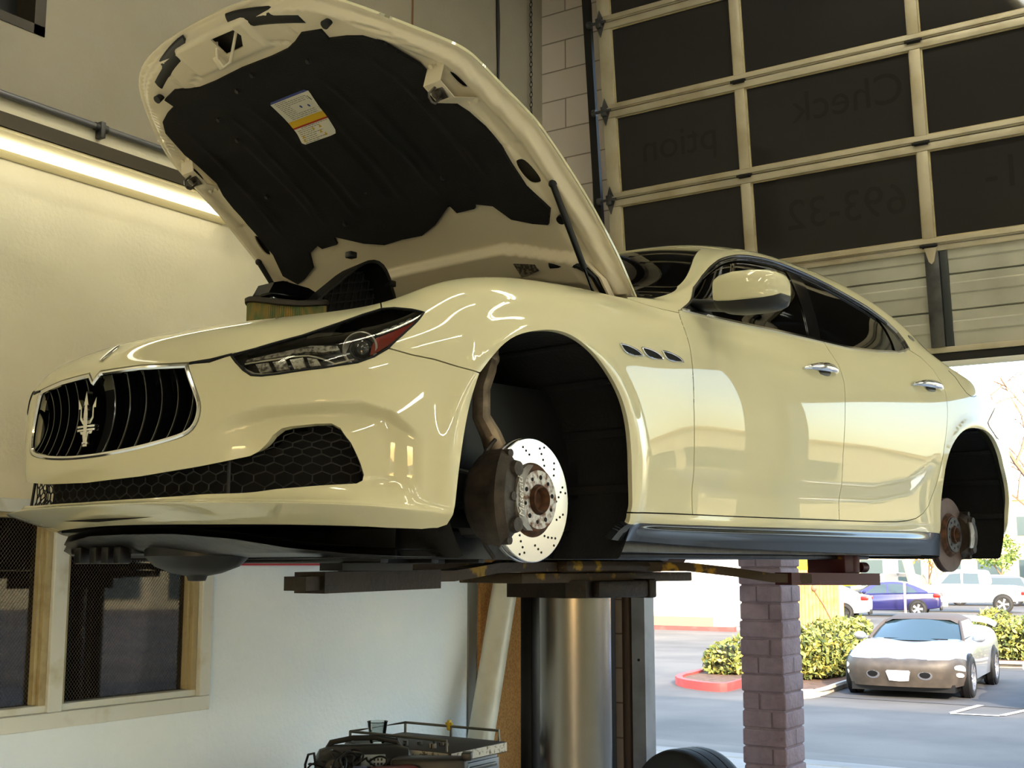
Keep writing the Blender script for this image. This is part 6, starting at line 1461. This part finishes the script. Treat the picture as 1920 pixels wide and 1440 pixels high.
sed_house = [(1.05, .90), (1.95, 1.38), (2.45, 1.44), (3.05, 1.42), (3.6, 1.25), (4.15, .98), (3.8, .9)]
sed_win = [[(1.55, .96), (2.03, 1.30), (2.38, 1.34), (2.40, .97)], [(2.48, .97), (2.47, 1.34), (2.95, 1.33), (3.35, 1.22), (3.62, 1.02), (3.5, .98)]]
def place_car(px, py, heading, xw):   # wheel contact at local x = xw on the near side
    return None
HD = R(12)     # local +x (tail) direction in the world
def at_tail(cx, cy, xw, hw): d = Vector((math.cos(HD), math.sin(HD), 0)); n_ = Vector((-d.y, d.x, 0)); p = Vector((cx, cy, -.5))-d*xw+n_*hw; return p
side_car('white sedan parked left of the dark blue sedan, dark rims', 'car', at_tail(-16.08, 46.5, 3.62, .85), HD, 4.55, 1.80, sed_body, sed_house, mat('car_white', (236, 234, 230), .3, 0, .6), (.85, 3.62), .33, 'parked_sedan', dark_rims=True, windows=sed_win)
side_car('dark blue sedan parked between the white sedan and the white pickup', 'car', at_tail(-15.03, 52.5, 3.62, .85), HD, 4.55, 1.80, sed_body, sed_house, mat('car_blue', (34, 34, 86), .25, .2, .8), (.85, 3.62), .33, 'parked_sedan', windows=sed_win)
pk_body = [(.0, .45), (.02, 1.0), (.2, 1.12), (1.75, 1.25), (4.2, 1.25), (4.25, 1.22), (5.75, 1.22), (5.78, .60), (5.70, .50), (.2, .40)]
pk_house = [(1.55, 1.15), (2.35, 1.83), (2.7, 1.90), (4.0, 1.88), (4.22, 1.80), (4.30, 1.2), (4.0, 1.1)]
pk_win = [[(2.10, 1.27), (2.50, 1.72), (2.98, 1.76), (3.0, 1.27)], [(3.08, 1.27), (3.08, 1.76), (3.72, 1.75), (3.78, 1.27)]]
side_car('white crew cab pickup truck parked right of the blue sedan', 'pickup truck', at_tail(-13.04, 58.7, 4.72, .9), HD, 5.78, 2.0, pk_body, pk_house, mat('car_white', (236, 234, 230)), (1.0, 4.72), .40, 'pickup_truck', windows=pk_win)
side_car('dark suv parked in the far row behind the white pickup cab', 'car', (-23.2, 67.5, -.5), R(20), 4.6, 1.9, sed_body, [(1.0, .9), (1.8, 1.6), (2.3, 1.7), (4.0, 1.65), (4.4, 1.0), (3.8, .9)], mat('car_dark', (52, 56, 60), .3, 0, .5), (.85, 3.62), .36, 'parked_suv', windows=[[(1.5, 1.0), (1.95, 1.5), (3.9, 1.5), (4.1, 1.05)]])
side_car('dark blue car parked in the far row, roof showing above the pickup', 'car', (-18.5, 69.5, -.5), R(12), 4.6, 1.9, sed_body, [(1.0, .9), (1.8, 1.5), (2.3, 1.6), (4.0, 1.55), (4.4, 1.0), (3.8, .9)], mat('car_navy', (60, 66, 84), .3, 0, .5), (.85, 3.62), .36, 'parked_suv', windows=[[(1.5, 1.0), (1.95, 1.45), (3.9, 1.45), (4.1, 1.05)]])
side_car('red car parked in the far row above the pickup bed', 'car', (-12.9, 66.5, -.5), R(10), 4.4, 1.8, sed_body, sed_house, mat('car_red', (196, 34, 48), .3, 0, .5), (.85, 3.5), .33, 'parked_sedan', windows=sed_win)
side_car('grey car parked in the far row behind the pickup tail', 'car', (-15.5, 72.5, -.5), R(10), 4.4, 1.8, sed_body, sed_house, mat('car_silver', (150, 152, 156), .3, .3, .5), (.85, 3.5), .33, 'parked_sedan', windows=sed_win)
bl_c = side_car('bright blue car at the right edge of the view, only its front corner in frame', 'car', (-4.32, 19.6, -.5), R(80), 4.5, 1.8, sed_body, sed_house, mat('car_bright_blue', (20, 110, 214), .25, .1, .9), (.80, 3.62), .34, 'parked_hatchback', windows=sed_win)
bl_c.location = (-3.30, 19.35, -.5)

# ---------------------------------------------------------------- silver convertible
cv_u = [ # sections: x, then (y,z) for v = 0..6 : centre line to sill
 (.12, .22, [(0, .20), (.30, .20), (.58, .20), (.76, .20), (.86, .21), (.90, .22), (.90, .20)], [0, .02, .08, .20, .42, .60, .62]),
 (.02, .40, [(0, .40), (.30, .40), (.58, .40), (.78, .41), (.89, .40), (.93, .34), (.92, .24)], [0, .02, .08, .20, .42, .62, .66]),
 (.0, .52, [(0, .53), (.30, .53), (.58, .54), (.78, .55), (.90, .54), (.935, .44), (.925, .26)], [0, .02, .08, .20, .45, .66, .70]),
 (.15, .64, [(0, .645), (.30, .65), (.56, .66), (.77, .66), (.90, .62), (.94, .50), (.93, .26)], [0, .02, .06, .16, .40, .62, .70]),
 (.65, .74, [(0, .74), (.30, .76), (.56, .78), (.78, .76), (.91, .68), (.945, .52), (.93, .26)], [0, 0, .02, .06, .16, .25, .28]),
 (1.15, .82, [(0, .82), (.30, .84), (.56, .86), (.80, .83), (.92, .73), (.945, .55), (.93, .25)], [0]*7),
 (1.70, .90, [(0, .90), (.30, .90), (.56, .90), (.80, .87), (.91, .78), (.935, .58), (.92, .24)], [0]*7),
 (2.60, .94, [(0, .95), (.30, .95), (.56, .94), (.80, .90), (.90, .80), (.925, .60), (.91, .24)], [0]*7),
 (3.60, 1.0, [(0, .97), (.30, .97), (.56, .965), (.80, .93), (.92, .83), (.95, .62), (.93, .26)], [0]*7),
 (4.35, 1.0, [(0, 1.0), (.30, 1.0), (.56, .99), (.78, .95), (.88, .84), (.92, .64), (.91, .30)], [0]*7),
 (4.80, .95, [(0, .95), (.30, .95), (.54, .94), (.72, .90), (.82, .80), (.85, .62), (.84, .34)], [0]*7),
 (4.90, .60, [(0, .6), (.30, .6), (.54, .6), (.70, .6), (.80, .58), (.83, .50), (.82, .36)], [0]*7)]
G2 = np.zeros((12, 7, 3))
for i, (x, z_, yz, dx) in enumerate(cv_u):
    for j, ((y, z), d_) in enumerate(zip(yz, dx)): G2[i, j] = (x+d_, -y, z)
G2m = np.concatenate([G2[:, [2, 1]]*np.array([1, -1, 1]), G2], 1)
def S2(u, v):
    u = np.atleast_1d(np.asarray(u, float)); v = np.atleast_1d(np.asarray(v, float))
    return np.einsum('ia,ib,abc->ic', spline_basis(12, u), spline_basis(9, v+2), G2m)
def NS2(u, v):
    e = 1e-3; u = np.asarray(u, float); v = np.asarray(v, float); n_ = np.cross(S2(u, v+e)-S2(u, v-e), S2(u+e, v)-S2(u-e, v)); return n_/np.maximum(np.linalg.norm(n_, axis=1), 1e-9)[:, None]
cv = thing('convertible', 'silver sports convertible with dark soft top and a black cover over its front bumper', 'convertible car', (-6.10, 20.05, -.5), R(95))
silver = mat('car_silver_bright', (176, 182, 190), .3, .6, .8); bra = mat('front_cover', (66, 60, 54), .55, noise=(5, (84, 76, 68), .4, .7)); softtop = mat('soft_top', (78, 70, 66), .85)
mid2 = lambda p: p[1] < .001
kw = dict(cell=(.22, .22), rim=.02, parent=cv, mirror='weld', uvopen=mid2)
wh = lambda u0, r_: [(u0+r_*math.cos(a), 5.9-1.7*math.sin(a)) for a in np.linspace(0, PI, 11)]
panel('front_bumper', [(0, 0), (0, 6), (2.7, 6), (3.35, 4.6), (3.3, 4.2), (3.1, 3.8), (2.9, 2.9), (2.75, 2.3), (2.85, 1.2), (3.0, .6), (2.85, 0)], S2, NS2, m=bra, **kw)
panel('body', [(2.85, 0), (3.0, .6), (2.85, 1.2), (2.75, 2.3), (2.9, 2.9), (3.1, 3.8), (3.3, 4.2), (3.35, 4.6), (2.7, 6), (11, 6), (11, 0)], S2, NS2, m=silver, **kw)
for s in (None, 'flip'):
    panel('pop_up_headlamp', [(2.75, 1.5), (2.70, 2.9), (2.95, 3.3), (3.35, 3.2), (3.6, 2.6), (3.55, 1.6), (3.2, 1.3)], S2, NS2, off=.004, rim=.01, m=silver, parent=cv, cell=(.15, .2), mirror=s)
    panel('turn_lamp', smooth_poly([(1.35, 3.3), (1.35, 4.5), (1.85, 4.6), (2.0, 4.0), (1.9, 3.2)], 1), S2, NS2, off=.006, rim=.01, m=lamp_w, parent=cv, cell=(.15, .15), mirror=s)
    panel('fog_lamp', smooth_poly([(.75, 3.4), (.75, 4.3), (1.10, 4.4), (1.15, 3.4)], 1), S2, NS2, off=.006, rim=.01, m=lamp_w, parent=cv, cell=(.15, .15), mirror=s)
    q = [(.95+.38*math.cos(a), 1.35+.38*math.sin(a)) for a in np.linspace(0, 2*PI, 17)[:-1]]; panel('nostril_lamp', q, S2, NS2, off=.006, rim=.01, m=rim_m, parent=cv, cell=(.12, .12), mirror=s)
    q = [(1.03+.28*math.cos(a), 1.35+.28*math.sin(a)) for a in np.linspace(0, 2*PI, 17)[:-1]]; panel('nostril_lamp', q, S2, NS2, off=.014, rim=.01, m=black_pl, parent=cv, cell=(.12, .12), mirror=s)
q = [(.45, 0), (.5, .5), (1.3, .62), (1.45, .55), (1.45, 0)]
pl2 = panel('front_plate', q, S2, NS2, off=.015, rim=.01, m=mat('plate_white', (222, 222, 220), .4, noise=(30, (150, 150, 150), .6, .7)), parent=cv, mirror='weld', uvopen=mid2, cell=(.15, .15))
mb = MB(); 
for s in (-1, 1): mb.loft([[(.12, s*.05, .60), (.14, s*.06, .635)], [(.10, s*.20, .595), (.13, s*.2, .63)], [(.14, s*.40, .62), (.15, s*.40, .63)]], closed=False, caps=False)
mb.build('nose_slot', black_pl, cv)
# soft top and screens
mb = MB(); rr = []
for x, zt_, hw_ in ((2.05, 1.19, .60), (2.2, 1.235, .62), (2.8, 1.27, .63), (3.2, 1.24, .62), (3.55, 1.12, .60), (3.8, .97, .56)):
    rr.append([(x, -hw_-.12, min(.93, zt_-.02)), (x, -hw_, zt_-.07), (x, -hw_*.8, zt_-.015), (x, 0, zt_), (x, hw_*.8, zt_-.015), (x, hw_, zt_-.07), (x, hw_+.12, min(.93, zt_-.02))])
mb.loft(rr, closed=False, caps=False); mb.build('soft_top', softtop, cv)
mb = MB(); mb.loft([[(1.28+.25*abs(q_)**2, q_*.74, .865) for q_ in np.linspace(-1, 1, 9)], [(1.68+.18*abs(q_)**2, q_*.68, 1.03) for q_ in np.linspace(-1, 1, 9)], [(2.05+.1*abs(q_)**2, q_*.60, 1.185-.05*abs(q_)**3) for q_ in np.linspace(-1, 1, 9)]], closed=False, caps=False); mb.build('windshield', mat('far_car_glass', (44, 60, 66)), cv)
for s in (-1, 1):
    mb = MB(); mb.tube([(1.50, s*.77, .87), (1.85, s*.69, 1.04), (2.16, s*.62, 1.15)], .026, 8); mb.build('windshield_pillar', softtop, cv)
    mb = MB(); mb.face([(1.62, s*.775, .90), (2.22, s*.635, 1.15), (2.9, s*.65, 1.17), (3.15, s*.77, .93)]); mb.build('side_window', mat('side_glass_blue', (110, 150, 180), .05, .2), cv, smooth=0)
    mb = MB(); mb.sph((1.75, s*.98, .90), 1, 14, (.08, .11, .07)); mb.box((1.74, min(s*.85, s*.95), .86), (1.82, max(s*.85, s*.95), .90)); mb.build('side_mirror', silver, cv)
    for x in (.98, 3.55):
        g = MB(); g.cyl((x, s*.86, .335), (x, s*.955, .335), .365, n=32); g.build('wheel_arch', black_pl, cv); wheel(cv, x, s*.885, s, .33)
mb = MB(); mb.loft([[(4.35, y, 1.0+.12*(1-abs(y/.88)**6)), (4.62, y, 1.05+.12*(1-abs(y/.88)**6)), (4.62, y, 1.02+.10*(1-abs(y/.88)**6)), (4.35, y, .97+.1*(1-abs(y/.88)**6))] for y in np.linspace(-.88, .88, 17)]); mb.build('rear_spoiler', silver, cv)
g = MB(); g.tube([(1.95+.12*math.cos(a), .35+.17*math.sin(a), .92+.10*math.cos(a)) for a in np.linspace(0, 2*PI, 17)[:-1]], .012, 6, closed=True); g.build('steering_wheel', black_pl, cv)
mb = MB(); mb.box((.3, -.80, .12), (4.6, .80, .24)); mb.build('underbody', black_pl, cv, smooth=0)
g = MB(); g.tube([(1.36, -.55, .885), (1.40, -.1, .885)], .008, 6); g.tube([(1.36, .05, .885), (1.40, .5, .885)], .008, 6); g.build('wiper', black_pl, cv)

# buildings and cars right of the doorway, outside the view; added for reflections in the paint of the sedan
far_building('unseen low beige shop row added right of the parking lot', 30, 48, 40, 12, 5.0, tan_b, [(-18+4.4*k, -15+4.4*k, .5, 2.8, far_gl) for k in range(8)], R(-35))
side_car('unseen white sedan added to the right of the doorways', 'car', (5.5, 19.5, -.5), R(85), 4.55, 1.80, sed_body, sed_house, mat('car_white', (236, 234, 230)), (.85, 3.62), .33, 'parked_sedan', windows=sed_win)
side_car('unseen grey sedan added farther to the right of the doorways', 'car', (9.5, 20.5, -.5), R(88), 4.55, 1.80, sed_body, sed_house, mat('car_silver', (150, 152, 156)), (.85, 3.62), .33, 'parked_sedan', windows=sed_win)
